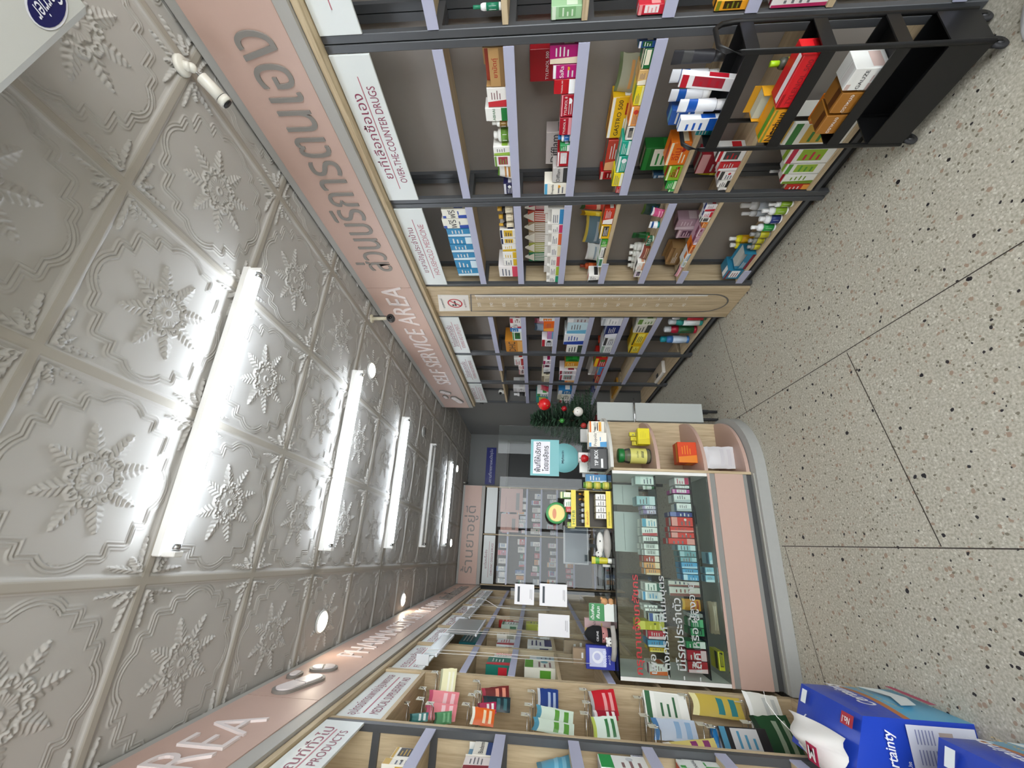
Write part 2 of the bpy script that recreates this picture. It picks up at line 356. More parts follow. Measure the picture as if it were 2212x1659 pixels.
# ---------------------------------------------------------------- lights
def tube_light(y, on, where):
    r = thing('tube_light', where, 'light', (.51, y, ZC), 0, 'tube lights across the ceiling')
    o = (.51, y, ZC)
    MB().box(-.105, 1.12, y-.029, y+.029, ZC-.045, ZC-.011, WHITE, .004).box(-.105, -.085, y-.02, y+.02, ZC-.09, ZC-.04, WHITE, .003).box(1.10, 1.12, y-.02, y+.02, ZC-.09, ZC-.04, WHITE, .003).build('batten', r, o)
    b = MB().lathe([(.0135, -.06), (.0135, 1.075)], mat('eaf4ff', .3, emit=TUBE_E, name='tube_glow') if on else mat('d8d8d4', .3), 0, y, ZC-.072, 12, ax='x')
    b.build('tube', r, o)
    MB().lathe([(.0145, -.084), (.0145, -.06)], CHROME, 0, y, ZC-.072, 12, ax='x').build('end_cap', r, o)
    MB().lathe([(.0145, 1.075), (.0145, 1.099)], CHROME, 0, y, ZC-.072, 12, ax='x').build('end_cap', r, o)
for y, on, w in ((1.395, 1, 'lit white fluorescent tube batten nearest the camera, largest of them'), (2.504, 1, 'lit white tube batten, second from the camera'), (3.604, 1, 'lit white tube batten, third from the camera'), (4.70, 0, 'unlit tube batten, the only dark one of the row'), (5.79, 1, 'lit white tube batten nearest the back wall'), (-.85, 1, 'lit white tube batten behind the camera by the entrance')): tube_light(y, on, w)
def downlight(x, y, w, on=True):
    r = thing('downlight', w, 'light', (x, y, ZC-.012), 0, 'recessed round ceiling spots')
    n = 24; b = MB(); prof = [(.052, -.004), (.062, -.012), (.068, -.006), (.068, .0)]
    b.lathe(prof, mat('c8c8c4', .4), x, y, ZC-.010, 24); b.build('rim', r, (x, y, ZC-.012))
    MB().lathe([(.001, -.0155), (.05, -.0150), (.05, -.010)], mat('fff3de', .3, emit=DOWN_E, name='spot_glow') if on else mat('8a8a86', .3), x, y, ZC-.010, 24).build('lens', r, (x, y, ZC-.012))
for a in ((1.246, 2.765, 'lit round ceiling spot beside the second tube, above the self service side'), (-.532, 2.685, 'lit round ceiling spot nearest the raised capsule emblem'), (-.61, 4.311, 'lit round ceiling spot above the SERVICE lettering'), (1.184, 4.351, 'unlit round ceiling spot near the dark batten', False), (1.115, 6.42, 'lit round ceiling spot near the far navy sign'), (-.061, 6.45, 'lit round ceiling spot in front of the far pink fascia'), (-.55, .6, 'lit round ceiling spot beside the camera position')): downlight(*a)
# ---------------------------------------------------------------- shelving on the right wall
ZS = {0: 1.945, 1: 1.665, 2: 1.375, 3: 1.085, 4: .80, 5: .53, 6: .12}
X0, X1 = 1.81, 2.025
BAYS = {'R0': (.17, .93, 'nearest bay beside the camera'), 'R1': (.93, 1.69, 'over-the-counter bay'), 'R2': (1.69, 2.455, 'household medicine bay'),
        'R3': (2.845, 3.57, 'vitamin bay after the ruler'), 'R4': (3.57, 4.34, 'middle vitamin bay'), 'R5': (4.34, 5.06, 'farthest self service bay')}
SIGN = {'R0': ('ยาสมุนไพร', 'HERBAL MEDICINE'), 'R1': ('ยาที่เลือกซื้อเอง', 'OVER-THE-COUNTER DRUGS'), 'R2': ('ยาสามัญประจำบ้าน', 'HOUSEHOLD MEDICINE'), 'R3': ('วิตามินและอาหารเสริม', 'VITAMINS AND SUPPLEMENTS'),
        'R4': ('วิตามินและอาหารเสริม', 'VITAMINS AND SUPPLEMENTS'), 'R5': ('ชุดตรวจ', 'DIAGNOSTICS')}
NOSTRIP = {('R0', 1), ('R0', 2), ('R0', 5), ('R1', 4), ('R1', 5), ('R1', 6), ('R2', 5), ('R2', 6), ('R3', 6), ('R4', 6), ('R5', 6), ('R5', 0), ('R5', 5), ('R1', 6)}
def posts(b, y0, y1, x0, x1, zt):
    t = .028
    for y in (y0, y1-t):
        b.box(x0, x0+t, y, y+t, 0.003, zt, STEEL, .002); b.box(x1-t, x1, y, y+t, 0.003, zt, STEEL)
for k, (y0, y1, nm) in BAYS.items():
    c = (X0, (y0+y1)/2, 0); y0 += .002; y1 -= .002
    r = thing('shelving_unit', {'R0': 'grey steel shelving unit nearest the camera, cut by the picture edge', 'R1': 'grey steel shelving unit under the over-the-counter drugs sign', 'R2': 'grey steel shelving unit under the household medicine sign',
        'R3': 'grey steel shelving unit just past the wooden ruler column', 'R4': 'grey steel shelving unit, middle of three past the ruler column', 'R5': 'grey steel shelving unit farthest along the self service wall'}[k], 'shelf', c, 0, 'self service shelving units')
    b = MB(); posts(b, y0, y1, X0, X1, 2.37)
    for z in list(ZS.values())+[2.36]:
        for y in (y0, y1-.028): b.box(X0+.028, X1-.028, y+.002, y+.026, z-.05, z-.024, STEEL)
    b.box(X1-.028, X1, y0+.028, y1-.028, 2.34, 2.368, STEEL).box(X0+.004, X0+.026, y0+.028, y1-.028, .06, .082, STEEL)
    ym = y0+.028+(y1-y0)*.03
    b.build('frame', r, c)
    MB().box(X1-.004, X1+.003, y0+.028, y1-.028, .08, 2.34, BACKP).build('back_panel', r, c)
    for i, z in ZS.items():
        s = MB().box(X0+.004, X1-.006, y0+.03, y1-.03, z-.024, z-.002, WOODH, .001).build('shelf', r, c)
        if (k, i) not in NOSTRIP or (k, i) in (('R2', 5), ('R2', 6)):
            ya = y0+.03; yb = y1-.03
            if (k, i) == ('R2', 5) or (k, i) == ('R2', 6): ya = yb-.13
            if (k, i) == ('R2', 3): ya = y0+.52
            if (k, i) == ('R4', 0): yb = y0+.4
            MB().box(X0-.003, X0+.003, ya, yb, z-.042, z+.001, LILAC).build('price_strip', s, c)
    b = MB().box(X0-.006, X0+.004, y0+.03, y1-.03, 2.20, 2.368, SIGNW, .001); sg = b.build('header_sign', r, c)
    b = MB(); th, en = SIGN[k]; w = (y1-y0)
    text_mb(b, th, MAROON, (X0-.006, (y0+y1)/2, 2.318), *RW, w*.55, .052)
    b.box(X0-.0072, X0-.006, y0+w*.14, y1-w*.14, 2.279, 2.283, ROSE)
    text_mb(b, en, ROSE if k != 'R1' else MAROON, (X0-.006, (y0+y1)/2, 2.243), *RW, w*.62, .036)
    b.build('lettering', sg, c)
# soffit board under the fascia, toe kick
tag(MB().box(1.755, X1, YF+.05, 5.06, 2.372, 2.397, WOODH).build('soffit_board'), 'long pale oak board running under the pink fascia above the grey shelving', 'board')
tag(MB().box(X0+.05, X1, .2, 2.455, .004, .07, mat('2b2a2a', .7)).build('trim_2'), kind='structure')
tag(MB().box(X0+.05, X1, 2.85, 5.06, .004, .07, mat('2b2a2a', .7)).build('trim_3'), kind='structure')
# oak column with height ruler and poster
c = (1.795, 2.65, 0)
r = thing('wooden_column', 'pale oak column carrying the height ruler between two shelving groups', 'column', c)
MB().box(1.797, X1, 2.459, 2.841, 0.003, 2.37, WOODV).build('panel', r, c)
def ring(b, pts, w, m, x):
    N = len(pts); out = []; inn = []
    for i in range(N):
        a = Vector(pts[i-1]); p = Vector(pts[i]); n = Vector(pts[(i+1) % N]); t = (n-a).normalized(); q = Vector((-t.y, t.x))
        out.append((x, *(p+q*w/2))); inn.append((x, *(p-q*w/2)))
    b.add(out+inn, [((i+1) % N, i, i+N, (i+1) % N+N) for i in range(N)], m)
GR2 = mat('6f6b67', .5)
r = thing('height_ruler', 'white height scale with grey outline and centimetre numbers on the oak column', 'ruler', (1.794, 2.65, .1), 0)
o = (1.794, 2.65, .1)
b = MB(); pts = [(2.535, 2.04), (2.765, 2.07)]+[(2.765, z/10) for z in range(19, 2, -1)]
pts += [(2.65+.115*math.cos(a), .24-.16*math.sin(a)) for a in [math.pi*i/14 for i in range(1, 14)]]+[(2.535, z/10) for z in range(3, 20)]
ring(b, pts, .012, GR2, 1.7955); b.build('outline', r, o)
b = MB().box(1.7953, 1.7965, 2.545, 2.557, .26, 2.01, WHITE)
for i in range(161):
    z = .40+i*.01; L = .05 if i % 10 == 0 else (.032 if i % 5 == 0 else .02); b.box(1.7953, 1.7962, 2.557, 2.557+L, z-.0014, z+.0014, WHITE)
b.build('scale', r, o)
b = MB()
for n in range(40, 201, 10): text_mb(b, str(n), WHITE, (1.7962, 2.672, n/100-.008), *RW, .055 if n > 99 else .04, .026)
b.build('numerals', r, o)
o = (1.794, 2.648, 2.06); r = thing('no_smoking_poster', 'small white no smoking poster taped above the ruler', 'poster', o)
b = MB().quad((1.7945, 2.755, 2.08), (1.7945, 2.54, 2.06), (1.7945, 2.535, 2.30), (1.7945, 2.765, 2.34), mat('e6e2da', .4)); b.build('sheet', r, o)
b = MB(); RED = mat('c03038', .5); N = 28
ring(b, [(2.65+.055*math.cos(2*math.pi*i/N), 2.185+.055*math.sin(2*math.pi*i/N)) for i in range(N)], .011, RED, 1.7935)
b.quad((1.7932, 2.692, 2.145), (1.7932, 2.684, 2.137), (1.7932, 2.608, 2.222), (1.7932, 2.616, 2.230), RED)
b.box(1.7934, 1.794, 2.618, 2.688, 2.178, 2.190, mat('202020')).box(1.7934, 1.794, 2.665, 2.685, 2.195, 2.212, mat('303030'))
b.build('no_smoking_symbol', r, o)
b = MB(); text_mb(b, 'เขตปลอดบุหรี่', mat('303030'), (1.794, 2.65, 2.285), *RW, .13, .026); text_mb(b, 'NO SMOKING', mat('803030'), (1.794, 2.65, 2.105), *RW, .11, .013); b.build('lettering', r, o)

# ---------------------------------------------------------------- goods
def pmat(h): return mat(h, .38, spec=.45)
def bars(b, rnd, x0, x1, z0, z1, y, m, rows):
    h = (z1-z0)/(rows*2.9)
    for i in range(rows):
        z = z1-(i+.6)*(z1-z0)/rows; w = (x1-x0)*rnd.uniform(.5, 1)
        b.quad((x0, y, z-h/2), (x0+w, y, z-h/2), (x0+w, y, z+h/2), (x0, y, z+h/2), m)
def good(ty, w, h, d, c1, c2, c3, text, seed, parent=None, loc=(0, 0, 0), rz=0, name=None):
    """one item, base centre at the front, front face looks along -y; returns its root object"""
    rnd = random.Random(seed); m1, m2, m3 = pmat(c1), pmat(c2), pmat(c3); w = max(w, .012); x = w/2; b = MB(); kids = []
    lum = sum(lin(c1)[:3])/3; ink = pmat(rnd.choice(('77767a', c2, '8a6a6a', '5a6070'))) if lum > .25 else pmat('dcdcd8'); e = .0006
    nm = name or {'box': 'carton', 'crate': 'display_carton', 'stripebox': 'carton', 'pouch': 'packet', 'bottle': 'bottle', 'tube': 'ointment_tube', 'can': 'spray_can', 'scale': 'bathroom_scale'}[ty]
    if ty in ('box', 'crate', 'stripebox'):
        if ty == 'crate':
            t = .002; hh = h*.62
            b.box(-x, x, 0, t, 0, hh, m1).box(-x, x, d-t, d, 0, h, m1).box(-x, -x+t, t, d-t, 0, (hh+h)/2, m1).box(x-t, x, t, d-t, 0, (hh+h)/2, m1).box(-x+t, x-t, t, d-t, .001, .004, m1)
            b.box(-x+t*2, x-t*2, d*.25, d-t*2, .004, h*.8, m3)
            b.quad((-x*.98, -e, 0.001), (x*.98, -e, 0.001), (x*.98, -e, hh*.35), (-x*.98, -e, hh*.35), m2)
            bars(b, rnd, -x*.8, x*.6, hh*.45, hh*.92, -e, ink, 3)
        else:
            b.box(-x, x, 0, d, 0, h, m1, min(.0015, w*.1))
            st = rnd.choice((0, 1, 2, 3)) if ty == 'box' else 9
            if st == 0: b.quad((-x*.98, -e, .002), (x*.98, -e, .002), (x*.98, -e, h*.3), (-x*.98, -e, h*.3), m2); bars(b, rnd, -x*.8, x*.75, h*.4, h*.9, -e, ink, 3)
            elif st == 1: b.quad((-x*.98, -e, .002), (-x*.25, -e, .002), (-x*.45, -e, h-.002), (-x*.98, -e, h-.002), m2); bars(b, rnd, -x*.2, x*.85, h*.3, h*.85, -e, ink, 4)
            elif st == 2:
                b.quad((-x*.98, -e, h*.72), (x*.98, -e, h*.72), (x*.98, -e, h-.002), (-x*.98, -e, h-.002), m2); bars(b, rnd, -x*.8, x*.6, h*.1, h*.62, -e, ink, 3)
                b.lathe([(.001, 0), (min(x, h)*.28, 0)], m3, x*.45, -e*1.5, h*.35, 12, ax='y')
            elif st == 3: b.quad((-x*.6, -e, h*.2), (x*.9, -e, h*.2), (x*.9, -e, h*.75), (-x*.6, -e, h*.75), m3); bars(b, rnd, -x*.5, x*.8, h*.25, h*.7, -e*2, m2, 3); b.quad((-x*.98, -e, h*.85), (x*.98, -e, h*.85), (x*.98, -e, h*.97), (-x*.98, -e, h*.97), m2)
            else:
                k = 5
                for i in range(k):
                    a = -x+2*x*i/k; b.quad((a, -e, .003), (a+x/k, -e, .003), (min(x, a+x/k+.012), -e, h*.8), (min(x-.001, a+.012), -e, h*.8), m2)
                b.add([(-x*.9, -.001, h*.82), (x*.9, -.001, h*.82), (0, -.001, h*1.12), (-x*.9, .012, h*.82), (x*.9, .012, h*.82), (0, .012, h*1.12)], [(0, 1, 2), (5, 4, 3), (0, 3, 4, 1), (1, 4, 5, 2), (2, 5, 3, 0)], m3)
            # end and top print
            s2 = -x-e; b.quad((s2, d*.9, h*.15), (s2, d*.1, h*.15), (s2, d*.1, h*.5), (s2, d*.9, h*.5), m2)
            b.quad((x+e, d*.1, h*.15), (x+e, d*.9, h*.15), (x+e, d*.9, h*.5), (x+e, d*.1, h*.5), m2)
            b.quad((-x*.9, d*.12, h+e), (x*.9, d*.12, h+e), (x*.9, d*.42, h+e), (-x*.9, d*.42, h+e), m2 if ty == 'stripebox' else m3)
            b.quad((-x, d*.5, h+e/2), (x, d*.5, h+e/2), (x, d*.507, h+e/2), (-x, d*.507, h+e/2), pmat('6a6660'))
    elif ty == 'pouch':
        nx, nz = 8, 8; vs = []; fs = []
        t = min(d*.5, .035, w*.6)
        for s_ in (0, 1):
            for j in range(nz+1):
                for i in range(nx+1):
                    u, v = i/nx, j/nz; bul = (math.sin(math.pi*u)*math.sin(math.pi*v))**.6*t/2*(1 if s_ else -1)
                    vs.append(((u-.5)*w+rnd.uniform(-.02, .02)*w, t/2+bul+rnd.uniform(-.002, .002)*(0 < u < 1)+.25*d*v, v*h*(1-.06*abs(math.sin(3*u)))))
        K = (nx+1)*(nz+1)
        for s_ in (0, 1):
            for j in range(nz):
                for i in range(nx):
                    a = s_*K+j*(nx+1)+i; f = (a, a+1, a+nx+2, a+nx+1); fs.append((f if s_ == 0 else f[::-1], 1 if j in (1, 3) and 0 < i < nx-1 else (2 if j == nz-1 else 0)))
        for mi_, mm in enumerate((m1, m2, m3)): b.add(vs, [f for f, q in fs if q == mi_], mm, True)
    elif ty in ('bottle', 'can'):
        R = min(w/2*.95, .035); R = max(R, .008); hb = h*.74 if ty == 'bottle' else h*.8
        flat = 1 if ty == 'can' else rnd.choice((1, .75))
        b.lathe([(R*.9, .0005), (R, .004), (R, hb*.12)], m1, 0, R, 0, 16, 1, flat).lathe([(R*1.004, hb*.12), (R*1.004, hb*.72)], m2, 0, R, 0, 16, 1, flat).lathe([(R, hb*.72), (R, hb*.86), (R*.8, hb*.97), (R*.45, hb)], m1, 0, R, 0, 16, 1, flat)
        q = R*1.006; b.quad((-q*.5, R-q*flat*.9, hb*.25), (q*.5, R-q*flat*.9, hb*.25), (q*.5, R-q*flat*.9, hb*.6), (-q*.5, R-q*flat*.9, hb*.6), m1)
        kids.append(('cap', MB().lathe([(R*.5, hb*.99), (R*.52, h*.99), (R*.4, h)] if ty == 'bottle' else [(R*.8, hb*.99), (R*.78, h*.97), (R*.5, h)], m3, 0, R, 0, 14)))
    elif ty == 'tube':
        R = max(.009, min(w/2, .022)); hb = h*.8; vs = []
        b.lathe([(R*.75, h*.2), (R, h*.24)], m1, 0, R, 0, 14)
        n = 14; fs = []
        for j in range(5):
            t = j/4
            for i in range(n):
                a = 2*math.pi*i/n; vs.append((R*math.cos(a)*(1+.15*t), R+R*math.sin(a)*(1-.93*t), h*.24+(h*.76)*t))
        for j in range(4):
            for i in range(n): fs.append((j*n+i, j*n+(i+1) % n, (j+1)*n+(i+1) % n, (j+1)*n+i))
        b.add(vs, fs[:2*n], m1, True); b.add(vs, fs[2*n:3*n], m3, True); b.add(vs, fs[3*n:], m1, True)
        kids.append(('cap', MB().lathe([(R*.85, 0.0005), (R*.8, h*.2)], m2, 0, R, 0, 14)))
    elif ty == 'scale':
        b.box(-x, x, 0, d, 0.0, .035, m1, .008).box(-x*.9, x*.9, d*.1, d*.9, .035, .042, m2, .003).box(-.03, .03, .01, .05, .042, .05, mat('303234'), .003)
    o = b.build(nm, None, (0, 0, 0)); o.location = loc; o.rotation_euler = (0, 0, rz)
    if parent is not None: o.parent = parent
    for n_, kb in kids: kb.build(n_, o)
    if text:
        tb = MB(); dark = lum < .22
        tm = pmat('f4f4f0') if dark else pmat({'อีโน': 'c02010', 'ยานัตถุ์': 'b03028', 'ABHAI': '1f6a3a'}.get(text, '8a1a20' if 'TYL' in text else '26262a'))
        fh = h*(.62 if ty == 'crate' else 1); tw = w*.86; tg, _ = text_geo(text); asp = (tg[:, 0].max()-tg[:, 0].min())/(tg[:, 1].max()-tg[:, 1].min()); th = min(fh*.4, tw/asp); 
        text_mb(tb, text, tm, (0, -e*2.2, fh*.62), *FW, min(tw, th*asp), th); 
        q = MB(); bg = m1 if ty != 'crate' else m1
        q.quad((-x*.97, -e*2, fh*.38), (x*.97, -e*2, fh*.38), (x*.97, -e*2, fh*.86), (-x*.97, -e*2, fh*.86), bg); tb.v += []; 
        tb.add(q.v, q.f, bg); tb.build('lettering', o)
    return o
ORD = ['', 'first', 'second', 'third', 'fourth', 'fifth', 'sixth', 'seventh', 'eighth', 'ninth', 'tenth', 'eleventh', 'twelfth', 'thirteenth', 'fourteenth', 'fifteenth']
SHN = {0: 'top', 1: 'second', 2: 'third', 3: 'fourth', 4: 'fifth', 5: 'sixth', 6: 'bottom'}
CATS = {'box': 'box', 'crate': 'box', 'stripebox': 'box', 'pouch': 'packet', 'bottle': 'bottle', 'tube': 'tube', 'can': 'can', 'scale': 'scale'}
def parse(s): return [l.split('|') for l in s.strip().split('\n')]
def stock(rows, zs, side):
    grp = {}
    for q in rows:
        bay, k, bk, ya, yb, h, ty, c1, c2, c3, desc, txt = q
        grp.setdefault((bay, int(k)), []).append((int(bk), float(ya), float(yb), float(h), ty, c1, c2, c3, desc, txt))
    for (bay, k), it in grp.items():
        y0, y1, bn = (BAYS if side == 'R' else LBAYS)[bay][:3]
        lo, hi = y0+.034, y1-.034
        for bk in (0, 1):
            sub = sorted([i for i in it if i[0] == bk], key=lambda i: i[1])
            last = lo
            for n_, i in enumerate(sub):
                ya, yb = max(i[1], last), min(i[2], hi)
                if yb-ya < .02: ya = max(last, min(ya, hi-.03)); yb = min(hi, ya+.03)
                if yb-ya < .012: continue
                last = yb+.001
                other = any(j[0] != bk and j[1] < yb and j[2] > ya for j in it)
                w = yb-ya-.002
                if i[4] in ('bottle', 'can', 'tube'): w = min(w, .075)
                if side == 'R':
                    X = X0+.012 if bk == 0 else X0+.112; d = (.088 if other else min(.15, max(.05, w*1.3)))
                    if bk: d = .078
                    loc = (X, (ya+yb)/2, zs[k]+.0005-.002); rz = -math.pi/2
                else:
                    X = -.775; d = min(.14, max(.05, w)); loc = (X, (ya+yb)/2, zs[k]-.0015); rz = math.pi/2
                h = max(.022, min(i[3], (.245 if k < 5 else .36)))
                o = good(i[4], w, h, d, i[5], i[6], i[7], i[9], HSH((i[5], i[6], round(i[3]*50), n_ % 3)) & 0xffff, None, loc, rz)
                pos = len(sub)-n_ if side == 'R' else n_+1
                tag(o, '%s, %s from left%s, %s shelf, %s' % (i[8], ORD[pos] if pos < 16 else 'far', ' at back' if bk else '', SHN[k], bn), CATS[i[4]], 'goods on the %s shelf of the %s' % (SHN[k], bn))
# ---------------------------------------------------------------- oak shelving on the left wall
LX = -.75; LB = -1.0; ZL = {0: 1.935, 1: 1.645, 2: 1.35, 3: 1.06, 4: .78, 5: .5, 6: .12}
LBAYS = {'L0': (1.24, 1.965, 'general products bay'), 'L2': (2.665, 3.305, 'first bay behind the counter'), 'L3': (3.325, 3.955, 'second bay behind the counter'),
         'L4': (3.975, 4.605, 'third bay behind the counter'), 'L5': (4.625, 5.255, 'fourth bay behind the counter'), 'L6': (5.275, 5.905, 'fifth bay behind the counter'), 'L7': (5.925, 6.9, 'last bay behind the counter')}
LSIGN = {'L0': ('ผลิตภัณฑ์ทั่วไป', 'GENERAL PRODUCTS'), 'L2': ('ยาระบบกล้ามเนื้อ', 'FEMALE CARE'), 'L3': ('ยาระบบทางเดิน', 'RESPIRATORY'), 'L4': ('ยาเด็ก', 'CHILDREN'), 'L5': ('ยาตา', 'EYE CARE'), 'L6': ('ยาผิวหนัง', 'SKIN'), 'L7': ('ยาอื่นๆ', 'OTHERS')}
def sign_l(r, c, x, y0, y1, z0, z1, th, en, wf=.8):
    sg = MB().box(x-.01, x, y0, y1, z0, z1, SIGNW, .001).build('header_sign', r, c); b = MB(); w = y1-y0; zm = (z0+z1)/2; hh = z1-z0
    text_mb(b, th, MAROON, (x, (y0+y1)/2, zm+hh*.2), *LW, w*wf, hh*.3); b.box(x, x+.001, y0+w*.12, y1-w*.12, zm-hh*.03, zm, ROSE)
    text_mb(b, en, MAROON, (x, (y0+y1)/2, zm-hh*.24), *LW, w*wf*.92, hh*.2); b.build('lettering', sg, c)
# soffit
tag(MB().box(LB, -.735, YF+.05, 6.95, 2.372, 2.397, WOODH).build('soffit_board'), 'long pale oak board under the left pink fascia above the wooden shelving', 'board')
c = (LX, 1.6, 0); y0, y1 = 1.24, 1.965
r = thing('shelving_unit', 'grey steel framed oak shelving unit under the PRODUCTS sign beside the camera', 'shelf', c, 0, 'left wall shelving')
b = MB(); posts(b, y0, y1, LB, LX, 2.37)
for z in list(ZL.values())+[2.18]:
    for y in (y0, y1-.028): b.box(LB+.028, LX-.028, y+.002, y+.026, z-.05, z-.02, STEEL)
b.build('frame', r, c)
MB().box(LB-.004, LB+.002, y0+.03, y1-.03, .08, 2.36, WOODV).box(LB+.028, LX-.03, y1-.013, y1-.002, .06, 2.36, WOODV).build('back_panel', r, c)
for i, z in ZL.items():
    s = MB().box(LB+.004, LX-.004, y0+.03, y1-.03, z-.022, z-.002, WOODH).build('shelf', r, c)
    MB().box(LX-.003, LX+.003, y0+.03, y1-.03, z-.042, z+.001, LILAC).build('price_strip', s, c)
sign_l(r, c, LX+.004, y0+.03, y1-.03, 2.20, 2.366, *LSIGN['L0'])
# medical supplies bay with hooks
y0, y1 = 1.97, 2.66; c = (LX, 2.31, 0)
r = thing('hook_display_bay', 'tall open oak bay with wire hooks under the medical supplies sign', 'shelf', c)
MB().box(LB, LX, y0, y0+.018, .004, 2.37, WOODV).box(LB, LX, y1-.018, y1, .004, 2.37, WOODV).box(LB, LX, y0+.018, y1-.018, 2.13, 2.15, WOODH).box(LB, LX, y0+.018, y1-.018, .06, .08, WOODH).build('frame', r, c)
MB().box(LB-.004, LB+.004, y0+.018, y1-.018, .08, 2.13, WOODV).build('back_panel', r, c)
sign_l(r, c, LX-.012, y0+.02, y1-.02, 2.155, 2.368, 'อุปกรณ์การแพทย์/ปฐมพยาบาล', 'MEDICAL SUPPLIES/FIRST AID', .84)
# bays behind the counter
for k in ('L2', 'L3', 'L4', 'L5', 'L6', 'L7'):
    y0, y1, nm = LBAYS[k]; c = (LX, (y0+y1)/2, 0)
    r = thing('wooden_shelving_unit', 'open oak shelving unit, ' + nm, 'shelf', c, 0, 'oak shelving behind the counter')
    MB().box(LB, LX, y0, y0+.016, .004, 2.37, WOODV).box(LB, LX, y1-.016, y1, .004, 2.37, WOODV).build('frame', r, c)
    MB().box(LB-.004, LB+.004, y0+.016, y1-.016, .08, 2.36, WOODV).build('back_panel', r, c)
    for i, z in ZL.items():
        s = MB().box(LB+.004, LX-.004, y0+.016, y1-.016, z-.022, z-.002, WOODH).build('shelf', r, c)
        if i in (0, 1, 3): MB().box(LX-.003, LX+.003, y0+.018, y1-.018, z-.042, z+.001, LILAC).build('price_strip', s, c)
    sign_l(r, c, LX-.012, y0+.025, y1-.025, 2.17, 2.368, *LSIGN[k])
# roller blinds
WB = mat('d6dade', .4)
for k, (ya, yb, w, dr) in enumerate(((2.70, 3.28, 'white roller blind cassette nearest, with the visible bracket', 0), (3.30, 3.95, 'white roller blind cassette with its panel pulled partly down', .16), (3.98, 4.60, 'white roller blind cassette, third from the near end', 0), (4.63, 5.25, 'white roller blind cassette, fourth from the near end', 0), (5.28, 6.1, 'white roller blind cassette farthest along', 0))):
    o = (-.70, (ya+yb)/2, 2.15); r = thing('roller_blind', w, 'blind', o, 0, 'roller blinds below the left signs')
    MB().lathe([(.02, ya+.01), (.02, yb-.01)], WB, -.70, 0, 2.17, 14, ax='y').build('roller', r, o)
    MB().box(-.735, -.675, ya, ya+.008, 2.13, 2.21, WB, .003).build('bracket', r, o); MB().box(-.735, -.675, yb-.008, yb, 2.13, 2.21, WB, .003).build('bracket', r, o)
    MB().box(-.683, -.680, ya+.02, yb-.02, 2.10-dr, 2.17, glass('blind_film%d' % k, 'e2e6ea', .75, .3)).box(-.69, -.673, ya+.015, yb-.015, 2.085-dr, 2.10-dr, WB, .003).build('sheet', r, o)
    MB().tube([(-.67, ya+.03, 2.17), (-.668, ya+.03, 1.9), (-.668, ya+.032, 1.15)], .0015, WHITE, 5).tube([(-.66, ya+.06, 2.17), (-.658, ya+.06, 1.6), (-.658, ya+.062, 1.2)], .0015, WHITE, 5).build('pull_cord', r, o)
b = MB().tube([(-.655, 4.95, 2.16), (-.645, 4.98, 2.13), (-.62, 4.7, 2.02), (-.61, 4.2, 1.85), (-.61, 4.15, 1.6), (-.60, 4.15, 1.35)], .0035, WHITE, 6)
tag(b.build('power_cord', None, (-.66, 5, 2.1)), 'thin white cord hanging in a curve from the left blinds', 'cord')
# hooks and hanging packets
HK = parse('''-0.766|2.56|1.983|0.154|0.097|e8e4b8|f4f2dc|a8a888|clear card of pale yellow plasters
-0.82|2.468|1.985|0.084|0.174|e88890|f4c8cc|c04868|pink packet with white oval
-0.82|2.32|1.96|0.073|0.163|e88890|f4c8cc|c04868|pink packet hanging lowest of pair
-0.82|2.252|2.051|0.037|0.094|3a7a78|e0e8e4|1a4a48|small teal and white combs pack
-0.82|2.269|1.935|0.052|0.088|4a8a58|78b080|2a5a38|green mesh packet
-0.795|2.56|1.708|0.079|0.158|6a1a18|e09078|a82840|maroon mask packet with white corner
-0.82|2.474|1.691|0.07|0.151|1a3038|3a6a70|101820|dark teal net packet
-0.82|2.427|1.739|0.053|0.104|b02050|f4f0ee|701030|crimson packet with white tube
-0.82|2.296|1.742|0.072|0.117|e86820|f8e0b8|f0f0e0|orange packet with white tube
-0.82|2.55|1.416|0.132|0.118|1a3a80|a8b8d0|c0c4c8|navy blue thermometer packet
-0.82|2.356|1.391|0.066|0.193|d0e0d0|5a9a38|4a90a8|green topped bag of white masks
-0.82|2.23|1.401|0.052|0.199|d0e0d0|5a9a38|4a90a8|lower green topped bag of masks
-0.796|2.56|1.115|0.124|0.145|c01828|e8a0a0|b0b0b0|bright red bandage packet
-0.82|2.449|1.12|0.042|0.126|a01830|f4f0f0|e0d8d8|crimson packet with white strip
-0.82|2.303|1.147|0.097|0.126|dcece0|3a7a48|b8c858|white and green mask bag
-0.814|2.56|0.777|0.152|0.227|f0f0ea|3a6a48|e4e6de|white cotton wool block with green label
-0.82|2.336|0.81|0.088|0.209|b8c4d4|88a8c8|4878a8|silver blue gauze bag
-0.82|2.213|0.785|0.048|0.237|d8c878|8a3870|f0ece0|yellow and purple card pack
-0.786|2.56|0.514|0.102|0.265|c0a848|2a7a80|e0d8a0|yellow and teal arm strap
-0.82|2.286|0.626|0.087|0.063|1a78b8|58a8e0|104878|bright blue hang pack
-0.82|2.266|0.515|0.109|0.22|1c1a1c|4a8aa8|c0c0c0|black box with blue stripe
-0.796|2.56|0.267|0.171|0.181|e8e8e0|c8ccc8|f8f8f4|clear bag of white rolls
-0.82|2.353|0.328|0.178|0.185|1a4a28|98a890|0a2a14|green elastic brace in clear bag''')
